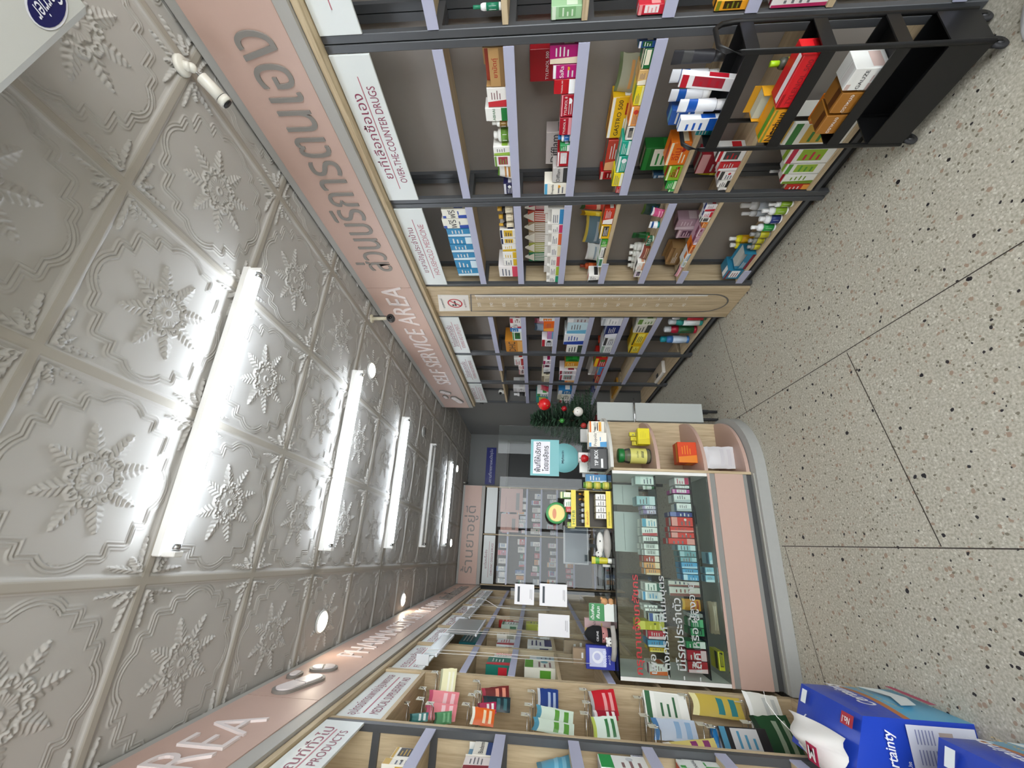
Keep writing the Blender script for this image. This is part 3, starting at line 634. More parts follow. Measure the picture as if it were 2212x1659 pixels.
for x, y, z, w, h, c1, c2, c3, desc in HK:
    x, y, z, w, h = map(float, (x, y, z, w, h)); w *= 1.0; zt = z+h/2
    o = (LB, y, zt); y = min(y, 2.575)
    hk = thing('display_hook', 'chrome hook holding ' + desc, 'hook', o, 0, 'wire hooks in the medical supplies bay')
    MB().tube([(LB+.005, y, zt+.004), (x+.03, y, zt+.004), (x+.045, y, zt+.012), (x+.048, y, zt+.03)], .0025, CHROME, 6).build('rod', hk, o)
    MB().box(x+.034, x+.036, y+.012, y+.052, zt+.012, zt+.05, mat('cfccba', .4)).tube([(LB+.005, y+.03, zt+.02), (x+.034, y+.03, zt+.02)], .0015, CHROME, 5).build('price_tag', hk, o)
    t = .012
    ty = 'pouch' if any(q in desc for q in ('packet', 'bag', 'card', 'pack', 'strap', 'brace')) else 'box'
    ob = good(ty, w, h, .03 if ty == 'pouch' else .05, c1, c2, c3, '', HSH(desc) & 255, None, (x, y-.004, zt-h-.002), math.radians(38), 'cotton_pack' if 'cotton' in desc else ('boxed_brace' if 'black box' in desc else 'hanging_packet'))
    ob.rotation_euler[1] = random.uniform(-.14, .14); ob.rotation_euler[0] = random.uniform(-.05, .12)
    tag(ob, desc + ' hanging in the medical supplies bay', 'packet', 'packets hanging on hooks')
stock(parse('''L0|0|0|1.72|1.832|0.086|box|f0ece0|c8a030|2a2018|cream carton with gold and black top|
L0|0|0|1.705|1.748|0.101|box|f0ece0|c8a030|2a2018|cream carton with gold corner|
L0|1|0|1.827|2.08|0.129|crate|f0ece0|24407a|5a90b0|opened white carton with navy label|Bioderm
L0|1|0|1.721|1.814|0.102|box|e8e0dc|8a1a28|c8b070|white and dark red carton|
L0|2|0|1.868|1.983|0.046|pouch|2a2826|4a4846|202020|black foam pack in clear bag|
L0|2|0|1.77|1.931|0.129|pouch|58a8c8|88c8e0|3a88a8|light blue ribbed pack|
L0|2|0|1.815|1.861|0.029|box|e05070|f0c0c8|f0f0f0|small pink carton|
L0|3|0|1.931|2.019|0.166|box|f0f2f0|1a9a48|c8ccd0|white carton with green end|
L0|3|0|1.818|1.917|0.179|box|f0f2f0|1a9a48|c8ccd0|white green carton stacked nearest|
L0|3|0|1.864|1.985|0.048|box|f2f2f4|20285a|9090b0|white carton with navy stripe|
L0|4|0|1.864|1.966|0.155|box|e8ece8|3a9a40|c83828|white and green carton with red lettering|NASAL
L2|1|0|3.245|3.332|0.123|box|d03838|f0e8e0|802020|red and white carton|
L2|1|0|3.174|3.233|0.132|box|f0f0ec|c0c8c0|808080|white carton|
L2|1|0|2.979|3.162|0.166|box|1a7a6a|d02838|f0f0f0|teal and crimson carton|
L2|2|0|3.179|3.358|0.173|box|a8c0c8|d0d8d8|6890a0|pale blue carton|
L2|2|0|2.98|3.167|0.205|box|f0f0e0|5aa030|70a8b0|white and green carton|
L3|0|0|3.518|3.92|0.158|box|1a6a70|2a8a90|103a48|teal carton|
L3|1|0|3.969|4.188|0.177|box|e8e4d8|a8a898|f4f0e8|white carton with clip|
L3|1|0|3.524|3.724|0.148|box|d8e0e0|b02838|f0f0f0|white red carton|
L3|2|0|3.546|3.774|0.197|box|ecece6|2a2a6a|b0b0a8|white carton with dark spots|
L3|2|0|3.964|4.237|0.15|tube|f0f0ec|e0e0dc|c0c0c0|white tube|
L4|1|0|4.506|4.822|0.214|box|b02820|e8e8e8|406a40|red and grey carton|
L4|1|0|4.318|4.481|0.173|box|c8d8c8|3a7a50|f0f0f0|pale green carton|
L4|2|0|4.389|4.653|0.228|box|c0c838|e0e870|607020|lime carton|
L4|2|0|4.679|4.924|0.178|box|b0b0b0|404048|f0f0f0|grey white carton|'''), ZL, 'L')
stock(parse('''R0|1|0|0.839|0.865|0.104|bottle|eef0ee|1f7a5a|1f7a5a|white bottle with green label|
R0|2|0|0.856|0.92|0.11|box|9fc79a|d8e8d0|7fb07a|pale green opened carton|
R0|3|0|0.865|0.909|0.09|box|c8283a|e89a9a|f2e6e6|pink and red patterned carton|
R0|4|0|0.877|0.908|0.107|box|e8a028|7a7a20|3a2a10|orange yellow box|
R0|5|0|0.889|0.922|0.188|box|e9e4e2|b02a5a|8a1030|white box with purple lettering|
R1|1|0|0.969|1.109|0.105|crate|b9925e|8a6a42|a8402a|brown cardboard display box with red writing|ยานัตถุ์
R1|1|0|1.111|1.19|0.086|box|f2efe9|c8303a|b0b0b0|white box with red corner|
R1|1|0|1.192|1.251|0.102|box|f4f4ee|1f7a3a|b84a2a|white box with green square|ABHAI
R1|1|0|1.253|1.286|0.078|bottle|f3f3ee|8a6a30|f3f3ee|small white bottle with brown label|
R1|1|0|1.302|1.369|0.078|bottle|f3f3ee|6a9a3a|f3f3ee|white bottle with green label|
R1|1|0|1.372|1.42|0.084|box|f5f3ee|9ac04a|a03a4a|white carton with green top edge|
R1|1|0|1.422|1.48|0.085|box|f5f3ee|7aa04a|a03a4a|white carton with red emblem|
R1|1|0|1.483|1.567|0.08|pouch|f4f1e8|c88a3a|6a9a3a|cream packet with flower picture|
R1|1|0|1.581|1.648|0.05|box|1c1c4a|d8d8e0|f0f0f0|small navy carton with white label|
R1|2|0|0.972|1.036|0.111|box|a8186a|e8d8c0|c89a3a|magenta carton with price label|
R1|2|0|1.038|1.089|0.097|box|b81a72|f0f0f0|e8a02a|magenta carton with yellow stripe|SaRa
R1|2|0|1.09|1.148|0.089|box|c01824|ffffff|8a1018|red carton with white lettering|TYLENOL 500
R1|2|0|1.15|1.242|0.055|box|b0142a|e8a0a8|ffffff|dark red carton with white streaks|TYLENOL 8
R1|2|0|1.246|1.326|0.056|box|b0142a|e8a0a8|ffffff|smaller dark red carton with white streaks|TYLENOL 8
R1|2|0|1.329|1.371|0.059|bottle|f0f2f5|2a6ab0|2a7ac0|white bottle with blue cap|
R1|2|0|1.374|1.407|0.048|box|3a9a5a|f0f0f0|2a7a4a|small green box|
R1|2|0|1.409|1.488|0.058|box|b01824|f4f0ee|d8d0d0|red box with white round panel|
R1|2|0|1.494|1.58|0.078|box|c8c4c0|3a3a3a|a04a3a|grey striped box with black lettering|Difflam
R1|2|0|1.586|1.689|0.119|box|f4efe0|5ab0dc|e8a02a|white propolis box with blue edge and orange fruit|Propoliz
R1|2|1|1.035|1.157|0.193|box|a01420|8a1018|ffffff|tall dark red carton|TYLENOL 500
R1|2|1|1.381|1.554|0.115|box|b8b0ac|6a5a5a|3a3a3a|long grey striped box behind the bottles|Difflam
R1|3|0|0.972|0.996|0.063|box|1f4a8a|e8e8e8|1a5a2a|dark blue and green box|
R1|3|0|0.997|1.067|0.033|box|1f6a3a|f0e8d0|f0e8d0|green box with cream price label|
R1|3|0|1.069|1.126|0.037|box|d8b070|f0e8d0|c89040|tan box with cream price label|
R1|3|0|1.127|1.207|0.033|box|e8d020|f4f0a0|5a9a2a|yellow box with barcode label|
R1|3|0|1.209|1.295|0.036|box|e89a4a|f4f0ea|c83a2a|orange and white box|
R1|3|0|1.297|1.36|0.034|box|f0eee6|d0c8b8|404040|white box with barcode label|
R1|3|0|1.363|1.437|0.045|box|1aa088|d8ece6|f0f0f0|teal and white carton|
R1|3|0|1.44|1.531|0.044|box|1aa088|d8ece6|f0f0f0|teal and pale green carton|
R1|3|0|1.533|1.613|0.05|box|ecd820|f4f4e0|5a8a2a|bright yellow box with barcode|
R1|3|0|1.616|1.678|0.02|box|c01c20|d8a0a0|f4f0ea|red box|
R1|3|1|1.231|1.422|0.108|box|e8b818|f4f0e8|b03020|yellow box lying flat|GASTRO 500
R1|3|1|1.079|1.229|0.106|pouch|a8a890|d8a060|70805a|bundle of clear foil packets|
R1|3|1|1.432|1.601|0.093|box|c04030|e8b080|1a8a78|stack of orange and teal boxes|
R1|3|1|1.606|1.761|0.106|box|c01c20|e8d0c0|8a1010|tall red box at the back|
R1|4|0|1.378|1.497|0.095|box|e87818|f4e8c8|b02010|orange sachet box|อีโน
R1|4|0|1.5|1.584|0.067|box|8ab828|f0f4c8|b02010|lime green sachet box|อีโน
R1|4|0|1.587|1.638|0.05|box|28a83a|d8f0c8|104a18|bright green box|
R1|4|0|1.64|1.691|0.029|box|28a83a|d8f0c8|104a18|bright green box with round emblem|
R1|4|1|1.479|1.606|0.183|box|1a6a28|2a8a3a|f0f0e0|dark green box pair at the back|
R1|4|1|1.636|1.768|0.101|box|3a5a7a|98b0c0|d0d0d0|blue clear pack at the back|
R1|4|0|1.013|1.075|0.2|tube|3f3f44|2a2a2c|555555|dark tube with black cap|
R1|4|0|1.078|1.142|0.186|tube|f0f2f6|f4f4f4|1a5ab0|white tube with wide cap|
R1|4|0|1.145|1.223|0.166|tube|eef0f4|f4f4f4|1a5ab0|white tube with blue print|
R1|4|0|1.229|1.297|0.141|box|2a5aa8|f0f0f0|70b0d0|blue and white carton|
R1|5|0|1.428|1.485|0.125|box|e8e8e6|c01c28|404040|white and red carton|
R1|5|0|1.488|1.536|0.093|box|c82028|f0f0f0|f0f0f0|red carton end|
R1|5|0|1.538|1.589|0.071|box|f2efec|404040|c01c28|white carton with round seal|
R1|5|0|1.591|1.633|0.055|box|f0eeea|202020|c0c0c0|white carton with black print|
R1|5|0|1.636|1.685|0.039|box|f0eeea|202020|c0c0c0|white carton with plus sign|
R1|5|1|1.522|1.633|0.158|box|a02030|e8b0b0|ffffff|stack of red and white cartons|
R1|5|1|1.638|1.725|0.155|pouch|c8b818|f0e860|6a6a10|yellow rounded packet|
R1|6|0|1.306|1.422|0.261|box|e8e8e0|3a7a3a|c8a040|white carton with green trim|
R1|6|0|1.427|1.505|0.202|box|f2f2ec|c02848|90b030|white carton with pink band|
R1|6|0|1.507|1.563|0.175|box|f2f2ec|5a9a3a|a0c040|white carton with green grapes picture|
R1|6|0|1.565|1.621|0.151|box|f2f2ec|7a9a30|c02030|white carton with berries picture|
R1|6|0|1.624|1.666|0.112|box|c02820|e8a040|f0e0c0|red carton with cream dots|
R1|6|1|1.666|1.709|0.173|bottle|f0e8ea|b02838|f8f8f8|pink bottle with white cap|
R1|6|1|1.718|1.76|0.151|bottle|f0e8ea|b02838|f8f8f8|pink bottle with white cap beside the divider|
R2|0|0|1.743|1.812|0.151|box|f0eee0|1f48a8|1a3a88|cream topped blue carton|ฟรี
R2|0|0|1.815|1.891|0.163|box|f0eee0|1f48a8|1a3a88|blue carton with cream lid|ฟรี
R2|0|0|1.895|1.96|0.153|box|2a88b8|d8ecf4|1a3a78|light blue carton with oval picture|
R2|0|0|1.964|2.025|0.155|box|2a88b8|d8ecf4|1a3a78|light blue carton with oval picture|
R2|0|0|2.029|2.102|0.158|box|2a88b8|d8ecf4|1a3a78|light blue carton with oval picture|
R2|0|0|2.106|2.178|0.157|box|2a88b8|d8ecf4|1a3a78|light blue carton with oval picture|
R2|0|0|2.183|2.259|0.157|box|2a88b8|d8ecf4|1a3a78|light blue carton with oval picture|
R2|0|0|2.264|2.344|0.156|box|2a88b8|d8ecf4|1a3a78|light blue carton with oval picture|
R2|1|0|1.743|1.796|0.1|bottle|1c1410|e8dcc0|d8a838|dark bottle with gold cap|
R2|1|0|1.8|1.86|0.097|bottle|1c1410|e8dcc0|d8a838|dark bottle with gold cap|
R2|1|0|1.863|1.9|0.099|bottle|1c1410|e8dcc0|d8a838|slim dark bottle with gold cap|
R2|1|0|1.908|1.977|0.099|box|f3f0e8|1a2a58|d8b030|cream carton with navy arc|
R2|1|0|1.981|2.029|0.098|box|f3f0e8|1a2a58|d8b030|cream carton with dark arc|
R2|1|0|2.033|2.097|0.094|box|f5f3ec|e0b828|303858|white carton with yellow flower|
R2|1|0|2.101|2.163|0.096|box|f5f3ec|e0b828|303858|white carton with yellow flower|
R2|1|0|2.168|2.237|0.095|box|f5f3ec|e0b828|303858|white carton with yellow flower|
R2|1|0|2.242|2.357|0.136|box|f5f0ee|d84860|803040|white carton with pink square|
R2|2|0|1.756|1.869|0.116|crate|f2efe8|3a8ac0|d8d4cc|large white cut-out dispenser box|
R2|2|0|1.873|1.939|0.108|crate|f2efe8|d03868|d8d4cc|white dispenser with pink stripes|
R2|2|0|1.943|2.042|0.106|crate|f2efe8|e06838|d8d4cc|white dispenser with orange stripes|
R2|2|0|2.046|2.144|0.107|crate|f2efe8|e8d8b0|d8d4cc|white dispenser with cream stripes|
R2|2|0|2.149|2.245|0.107|crate|f2efe8|d86060|d8d4cc|white dispenser with rose stripe|
R2|2|0|2.25|2.344|0.105|crate|f2efe8|a8c038|d8d4cc|white dispenser with lime stripes|
R2|2|0|2.349|2.433|0.107|crate|f2efe8|2a9a70|d8d4cc|white dispenser with green stripes|
R2|2|1|1.823|1.861|0.209|stripebox|a82848|e8e0d8|f0ece0|tall crimson striped box|
R2|2|1|1.864|1.951|0.216|stripebox|c85038|e8e0d8|f0ece0|tall orange striped box|
R2|2|1|1.955|2.036|0.214|stripebox|a89070|e8e0d8|f0ece0|tall tan striped box|
R2|2|1|2.04|2.132|0.213|stripebox|c8bca8|e8e0d8|f0ece0|tall beige striped box|
R2|2|1|2.136|2.225|0.214|stripebox|a8b048|e8e0d8|f0ece0|tall olive striped box|
R2|2|1|2.229|2.314|0.216|stripebox|2a8058|e8e0d8|f0ece0|tall green striped box|
R2|3|0|1.762|1.875|0.059|box|c83820|f4f0ea|303030|red carton with white label|
R2|3|0|1.885|1.994|0.059|box|e8b818|f4f0ea|303030|yellow carton with white label|
R2|3|0|2.002|2.063|0.039|box|3a9a30|a0d080|f0f0f0|green carton with pale band|
R2|3|0|2.071|2.161|0.031|box|f2f0ea|3a3a30|8ab040|white carton with green and black print|
R2|3|0|2.174|2.262|0.034|box|e8ece8|2a4a88|4a9a50|white and blue carton|
R2|3|0|2.351|2.44|0.075|box|f2f0ea|303030|c83828|white carton with spotted picture|
R2|3|1|1.833|1.888|0.19|pouch|c03828|e8c0a0|3a5a30|red folded packet|
R2|3|1|1.892|1.931|0.182|pouch|e0c018|f0e060|a07a10|yellow folded packet|
R2|3|1|1.938|2.17|0.14|pouch|607a88|a8b0b8|d8c050|grey blue hanging sachets|
R2|3|1|2.175|2.337|0.103|pouch|d0d4d0|90a0a8|e8e8e8|pale sachets bundle|
R2|3|1|2.371|2.448|0.132|bottle|b04820|c86030|803018|rounded orange packet|
R2|4|0|1.791|1.852|0.064|pouch|d04880|f0a8c0|ffffff|pink packet against the strip|
R2|4|0|1.859|1.953|0.057|tube|f2f4f6|1a9a98|1a4a88|white tubes with teal caps|
R2|4|0|1.961|2.079|0.05|tube|2a6a48|d8e8d8|c84a28|green tube with white cap|Tod
R2|4|0|2.083|2.209|0.046|pouch|803018|c8a888|f0f0f0|brown packet|
R2|4|0|2.218|2.294|0.05|box|f4f2ea|d8a080|404040|white carton with orange oval|
R2|4|0|2.303|2.368|0.044|box|f4f2ea|c0a0c8|404040|white carton with violet oval|
R2|4|1|1.846|1.937|0.094|pouch|1a3a30|2a5a88|506a20|dark green packets|
R2|4|1|2.031|2.166|0.107|tube|1a5a28|2a7a38|103a18|dark green bristly tube|
R2|4|1|2.175|2.232|0.101|bottle|e6e8e0|f4f4ee|f4f4ee|small white capped bottle|
R2|4|1|2.237|2.292|0.091|bottle|e6e8e0|f4f4ee|f4f4ee|small clear bottle with white cap|
R2|4|1|2.297|2.359|0.083|bottle|e6e8e0|f4f4ee|f4f4ee|small pale bottle with square cap|
R2|4|1|2.364|2.425|0.071|bottle|e6e8e0|f4f4ee|f4f4ee|pale little bottle|
R2|5|0|1.743|1.791|0.057|box|e8e6e8|c02030|2a3a88|white carton with red diagonal|
R2|5|0|1.794|1.834|0.051|box|e8e6e8|c02030|2a3a88|white carton with blue mark|
R2|5|0|1.837|1.871|0.051|box|f0eee6|202020|606060|white carton with black edge|
R2|5|0|1.875|1.914|0.024|box|e88a28|f0e0b0|c05a10|small orange carton|
R2|5|0|1.921|1.988|0.028|box|c8a0b0|f0e4e8|803050|pale pink carton with round seal|
R2|5|0|1.992|2.055|0.019|box|c8a0b0|f0e4e8|803050|pale pink open carton|
R2|5|0|2.059|2.133|0.015|box|e87a18|f0c890|a04010|orange blister carton|
R2|5|0|2.138|2.203|0.011|box|e8ecee|3a98c8|e07828|white and blue carton with orange dot|
R2|5|0|2.208|2.268|0.012|box|e8ecee|3a98c8|d0c8a0|white and blue open carton|
R2|5|0|2.282|2.396|0.008|pouch|d898a0|f0d0d8|303030|pink packet with dark window|
R2|5|1|1.95|2.032|0.134|box|b89aa8|e0d0d8|604058|mauve carton stack|
R2|5|1|2.036|2.103|0.103|box|b89aa8|e0d0d8|604058|mauve round seal carton|
R2|5|1|2.196|2.362|0.108|crate|9a7a50|7a5a38|b89060|brown hanging card with slot|
R2|6|0|1.746|1.784|0.126|bottle|f2f4f2|8ab030|f8f8f8|white bottle with lime label|
R2|6|0|1.79|1.839|0.135|bottle|f2f4f2|8ab030|f8f8f8|white bottle with green leaf label|
R2|6|0|1.849|1.907|0.117|bottle|f0f2f4|2a3a78|f8f8f8|white bottle with navy corner label|
R2|6|0|1.914|1.961|0.134|bottle|f0f2f4|2a9a48|f8f8f8|white bottle with green and blue bands|
R2|6|0|1.969|2.018|0.111|bottle|8a8a80|b8b020|9a9a98|grey bottle with yellow green label|
R2|6|0|2.022|2.073|0.093|bottle|8a8a80|b8b020|9a9a98|grey capped bottle with olive label|
R2|6|0|2.077|2.122|0.075|bottle|8a8a80|b8b020|9a9a98|grey capped bottle at the row end|
R2|6|1|2.114|2.163|0.154|bottle|f0e020|e0a818|f8f8f8|yellow spray bottle with white cap|
R2|6|1|2.172|2.232|0.119|bottle|f0e020|e0a818|f8f8f8|yellow bottle with long white cap|
R2|6|0|2.143|2.29|0.088|crate|2a7a9a|7a1a28|c0c0b8|blue open tissue carton|
R2|6|0|2.3|2.393|0.102|box|2a7a9a|7a1a28|f0f0f0|blue and maroon box|
R2|6|1|1.848|1.902|0.21|bottle|e8eaec|c0c8d0|f4f4f4|plain white bottle at the back|
R2|6|1|1.908|1.951|0.179|bottle|e8eaec|c0c8d0|f4f4f4|plain white nozzle bottle|
R3|1|0|2.915|2.99|0.1|box|e8e6e2|c03040|806050|white carton with red lettering|
R3|1|0|2.997|3.075|0.101|box|e8e6e2|c03040|806050|white carton with red lettering|กัน
R3|1|0|3.083|3.14|0.106|box|2a78b8|e0e8f0|202020|blue and white carton|
R3|1|0|3.148|3.303|0.091|box|e8ece4|3a9a48|205020|white carton with green leaves|
R3|1|0|3.312|3.58|0.168|box|d08a30|e8b060|5a3010|large orange brown carton|DHC
R3|1|0|3.591|3.664|0.108|box|f0f0ee|d0d0d0|808080|small white carton by the post|
R3|2|0|2.913|2.957|0.132|box|f2f2f0|d8d8d8|e08020|white box top|
R3|2|0|2.965|3.128|0.094|box|e86818|f0a840|e0e0e0|bright orange carton|
R3|2|0|3.136|3.272|0.056|box|c878a8|70a8c8|f0f0e0|pink and green patterned carton|
R3|2|0|3.28|3.417|0.105|box|f0f0f0|c02838|202020|white carton with red base|
R3|2|1|3.125|3.205|0.183|pouch|e0a0b8|f0d0d8|c06080|pink rounded packet|
R3|2|1|3.214|3.342|0.183|pouch|a8c0d8|e0e8f0|6080a0|blue capped packets|
R3|3|0|2.912|2.977|0.179|box|c8ccce|e8e8e8|909498|grey white mask box|
R3|3|0|2.985|3.166|0.173|box|c8e0e8|70b8d8|f0f0f0|white pale blue mask box|
R3|3|0|3.174|3.374|0.188|box|f0f2f4|2a4aa8|181818|white mask box with black mask|
R3|3|0|3.384|3.547|0.152|box|f2f0e8|304030|a02030|white box with black oval|
R3|3|1|3.54|3.711|0.036|box|202420|c0c4c0|808080|black and grey carton|
R3|3|0|3.557|3.65|0.146|box|1a6a28|2a8a38|104018|dark green flat box|
R3|4|0|2.91|3.028|0.169|box|dcdee0|b0b4b8|f0f0f0|silver white carton|
R3|4|0|3.035|3.229|0.11|box|1a2a6a|f0f0f8|c0c8e0|navy and white carton|
R3|4|0|3.237|3.388|0.097|box|e4e6e6|404040|b0b0b0|white carton with small black drop|
R3|4|0|3.397|3.622|0.101|box|e8eae8|90a898|c0c0c0|white carton with grey oval|
R3|4|1|3.564|3.789|0.115|box|b83818|e86828|f0d0c0|slim red orange box|
R3|5|0|2.922|3.003|0.136|box|e0e4d0|6a8a40|f0f0e8|pale green flat box|
R3|5|0|3.01|3.142|0.14|box|d8d4c8|404038|a0a090|beige carton with black print|
R3|5|0|3.15|3.374|0.105|box|e0b810|303020|f8e860|yellow carton with black print|
R3|5|0|3.392|3.595|0.095|box|e0b810|303020|f8e860|yellow carton with dark stripe|
R3|6|0|2.898|2.955|0.272|can|3a5a38|c02838|d8d8d8|dark green can with red band|
R3|6|0|2.97|3.044|0.278|can|2a9088|e8f0f0|c8ccd0|teal and grey spray can|
R3|6|0|3.09|3.186|0.277|can|a01830|2a5a38|c0c4c8|red and green spray can|
R3|6|0|3.27|3.366|0.256|can|3a70b0|c8d8e8|1a8a98|blue and white spray can|
R4|1|0|3.685|3.853|0.101|box|f0f0ee|b83030|203878|white carton with red and navy|
R4|1|0|3.865|3.948|0.062|box|e8dcd8|b04050|303030|cream carton with red edge|
R4|1|0|3.96|4.098|0.061|box|e8dcd8|b04050|303030|cream carton with red lettering|กันแผล
R4|2|0|3.732|3.822|0.084|box|f0ecee|a81858|202020|white carton with magenta corner|
R4|2|0|3.833|3.903|0.082|box|f0ecee|a81858|202020|white carton with magenta tip|
R4|2|0|3.915|4.062|0.075|box|f0f0f0|303030|a8a8a8|white carton with black print|
R4|2|0|4.126|4.316|0.092|box|d8d0b8|8a8068|e8e0c8|beige carton with face drawing|
R4|3|0|3.692|3.746|0.138|box|1a7a28|2a9a38|104a18|green flat carton|
R4|3|0|3.757|3.906|0.14|box|d8941c|f4e0b0|a86010|golden yellow carton|
R4|3|0|3.978|4.077|0.188|box|e8e0e4|a02038|c0c0c0|white and crimson carton|
R4|3|0|4.09|4.249|0.179|box|ece8ea|a02038|90a8a0|white carton with crimson drop|
R4|3|0|4.262|4.375|0.11|box|e0b070|d86828|80b0a0|orange and teal flat carton|
R4|4|0|3.663|3.862|0.119|box|c82820|e8c020|3a8a30|red yellow and green crisp box|
R4|4|0|3.885|4.08|0.048|box|3a90c8|d03030|e8c878|blue and red cookie tin box|
R4|4|0|4.093|4.349|0.044|box|b83838|e8c888|7a2020|red box with round yellow prints|
R4|4|1|3.923|4.58|0.145|crate|ecebe6|d04818|f8f8f4|white open box with orange inside|
R4|6|0|3.982|4.32|0.164|scale|e8e4dc|b8a890|d0ccc4|flat cream bathroom scale|
R5|1|0|4.519|4.645|0.154|box|e4e4e4|c8c8c8|909090|clear plastic packets|
R5|1|0|4.661|4.968|0.16|bottle|f0f0f0|303030|f4f4f4|white pump bottle set|
R5|2|0|4.506|4.679|0.11|pouch|b01838|d84858|f0c0c8|crimson packet|
R5|2|0|4.695|4.795|0.144|box|e8ece8|3a9a48|f0f0f0|white and green flat box|
R5|2|0|4.812|5.062|0.156|box|1a8a80|2aa898|e8d060|teal carton|
R5|3|0|4.569|4.697|0.164|box|2a78b0|e8e8e8|d0d4d8|blue and white flat pack|
R5|3|0|4.713|4.9|0.167|box|e8e6d8|d0ccb8|a0a090|cream thick book like box|
R5|3|0|4.918|5.044|0.145|box|e8e0e0|b02838|303030|white carton with red corner|
R5|4|0|4.525|4.884|0.005|box|38406a|d0d0e0|6a70a0|blue clear wrapped pack|
R5|5|0|4.482|4.835|0.005|crate|b08028|c89838|8a6018|ochre cardboard carton|'''), ZS, 'R')

# ---------------------------------------------------------------- counter with glass case
CY = 2.70; CB = 3.10
c = (-.12, CY, 0)
rc = r = thing('display_counter', 'long glass display counter with salmon pink base and white end frames', 'counter', c)
MB().box(-.735, .495, CY-.002, CB, .105, .36, mat('8b8b87', .5), .001).build('base_cabinet', r, c)
MB().box(-.735, .495, CY-.008, CY-.001, .132, .312, PINK).box(-.735, .495, CY-.006, CY+.003, .345, .36, PINK).build('front_panel', r, c)
MB().box(-.735, .495, CY+.01, CB, .0, .10, mat('4a4a4a', .6)).build('toe_kick', r, c)
MB().box(-.735, -.715, CY, CB, .36, .985, WHITE).build('end_frame', r, c); MB().box(.475, .495, CY, CB, .36, .985, WHITE).build('end_frame', r, c)
MB().box(-.714, .474, CY+.002, CY+.007, .362, .985, GLASS).build('front_glass', r, c)
MB().box(-.735, .495, CY, CB, .986, .994, GLASS).build('top_glass', r, c)
for z in (.695, .46): MB().box(-.714, .474, CY+.04, CB-.02, z-.007, z-.001, GLASS).build('glass_shelf', r, c)
PLN = mat('a6a7a3', .6, noise=.05, name='grey_plinth')
b = MB(); prof = [(-.74, CY-.06), (.50, CY-.06)]
cx, cy = .53, CB-.02
arc = [(cx+(.46)*math.sin(t), cy-(cy-CY+.06)*math.cos(t)) for t in [math.pi/2*i/14 for i in range(15)]]
poly = [(-.74, CY-.06)]+arc+[(.99, CB+.02), (-.74, CB+.02)]; N = len(poly)
b.add([(x, y, .001) for x, y in poly]+[(x, y, .07) for x, y in poly], [tuple(range(N))[::-1], tuple(range(N, 2*N))]+[(i, (i+1) % N, (i+1) % N+N, i+N) for i in range(N)], PLN)
b.box(-.735, .50, CY-.035, CY-.022, .07, .076, mat('c9c9bf', .3, .5))
tag(b.build('trim_4'), kind='structure')
# sticker lettering on the case glass
b = MB(); RL = mat('b8262c', .4); WL = mat('b9bcba', .5); yy = CY-.0008
for s, m, x0, z, w, h in (('กรุณาแจ้งเภสัชกร', RL, -.70, .872, .54, .048), ('เพื่อ', WL, -.69, .797, .1, .036), ('- ตั้งครรภ์ ให้นมบุตร', WL, -.71, .712, .55, .045), ('- มีโรคประจำตัว', WL, -.71, .634, .43, .045), ('- เด็ก หรือ ผู้สูงอายุ', WL, -.71, .535, .52, .05)):
    b = MB(); text_mb(b, s, m, (x0, yy, z), *FW, w, h*1.25, align='l', bold=.012); b.build('sticker_lettering', r, c)
# curved end shelf
c = (.53, CY, 0)
r = thing('curved_end_shelf', 'quarter round end shelf with pink tiers and oak panels at the counter corner', 'shelf', c)
def qslab(z0, z1, rx, ry, m, b):
    pts = [(.516, CB-.01)]+[(.516+rx*math.sin(t), CB-.01-ry*math.cos(t)) for t in [math.pi/2*i/16 for i in range(17)]]; N = len(pts)
    b.add([(x, y, z0) for x, y in pts]+[(x, y, z1) for x, y in pts], [tuple(range(N))[::-1], tuple(range(N, 2*N))]+[(i, (i+1) % N, (i+1) % N+N, i+N) for i in range(N)], m)
    return b
MB().box(.497, .515, CY, CB, .071, .974, WOODV).build('side_panel', r, c)
MB().box(.515, .965, CB-.008, CB+.008, .071, .974, WOODV).build('back_panel', r, c)
for z, q in ((.66, .43), (.345, .43), (.075, .44)): qslab(z, z+.022, q, .385, PINK, MB()).build('tier', r, c)
qslab(.974, .994, .46, .40, mat('d9d8d0', .4), MB()).build('top_board', r, c)
tag(MB().box(1.0, 1.16, 3.16, 3.185, .14, 1.0, mat('b4b9b6', .5)).box(1.0, 1.16, 3.185, 3.20, .14, .20, WHITE).box(1.03, 1.05, 3.20, 3.22, 0.001, .2, BLACK).box(1.10, 1.12, 3.20, 3.22, 0.001, .2, BLACK).build('swing_gate'), 'pale grey half height gate panel beside the curved end shelf', 'gate')
tag(MB().tube([(.93, 3.13, .70), (1.19, 3.13, .70)], .008, CHROME, 8).build('gate_bolt'), 'thin steel bar sticking out behind the curved end shelf', 'bar')
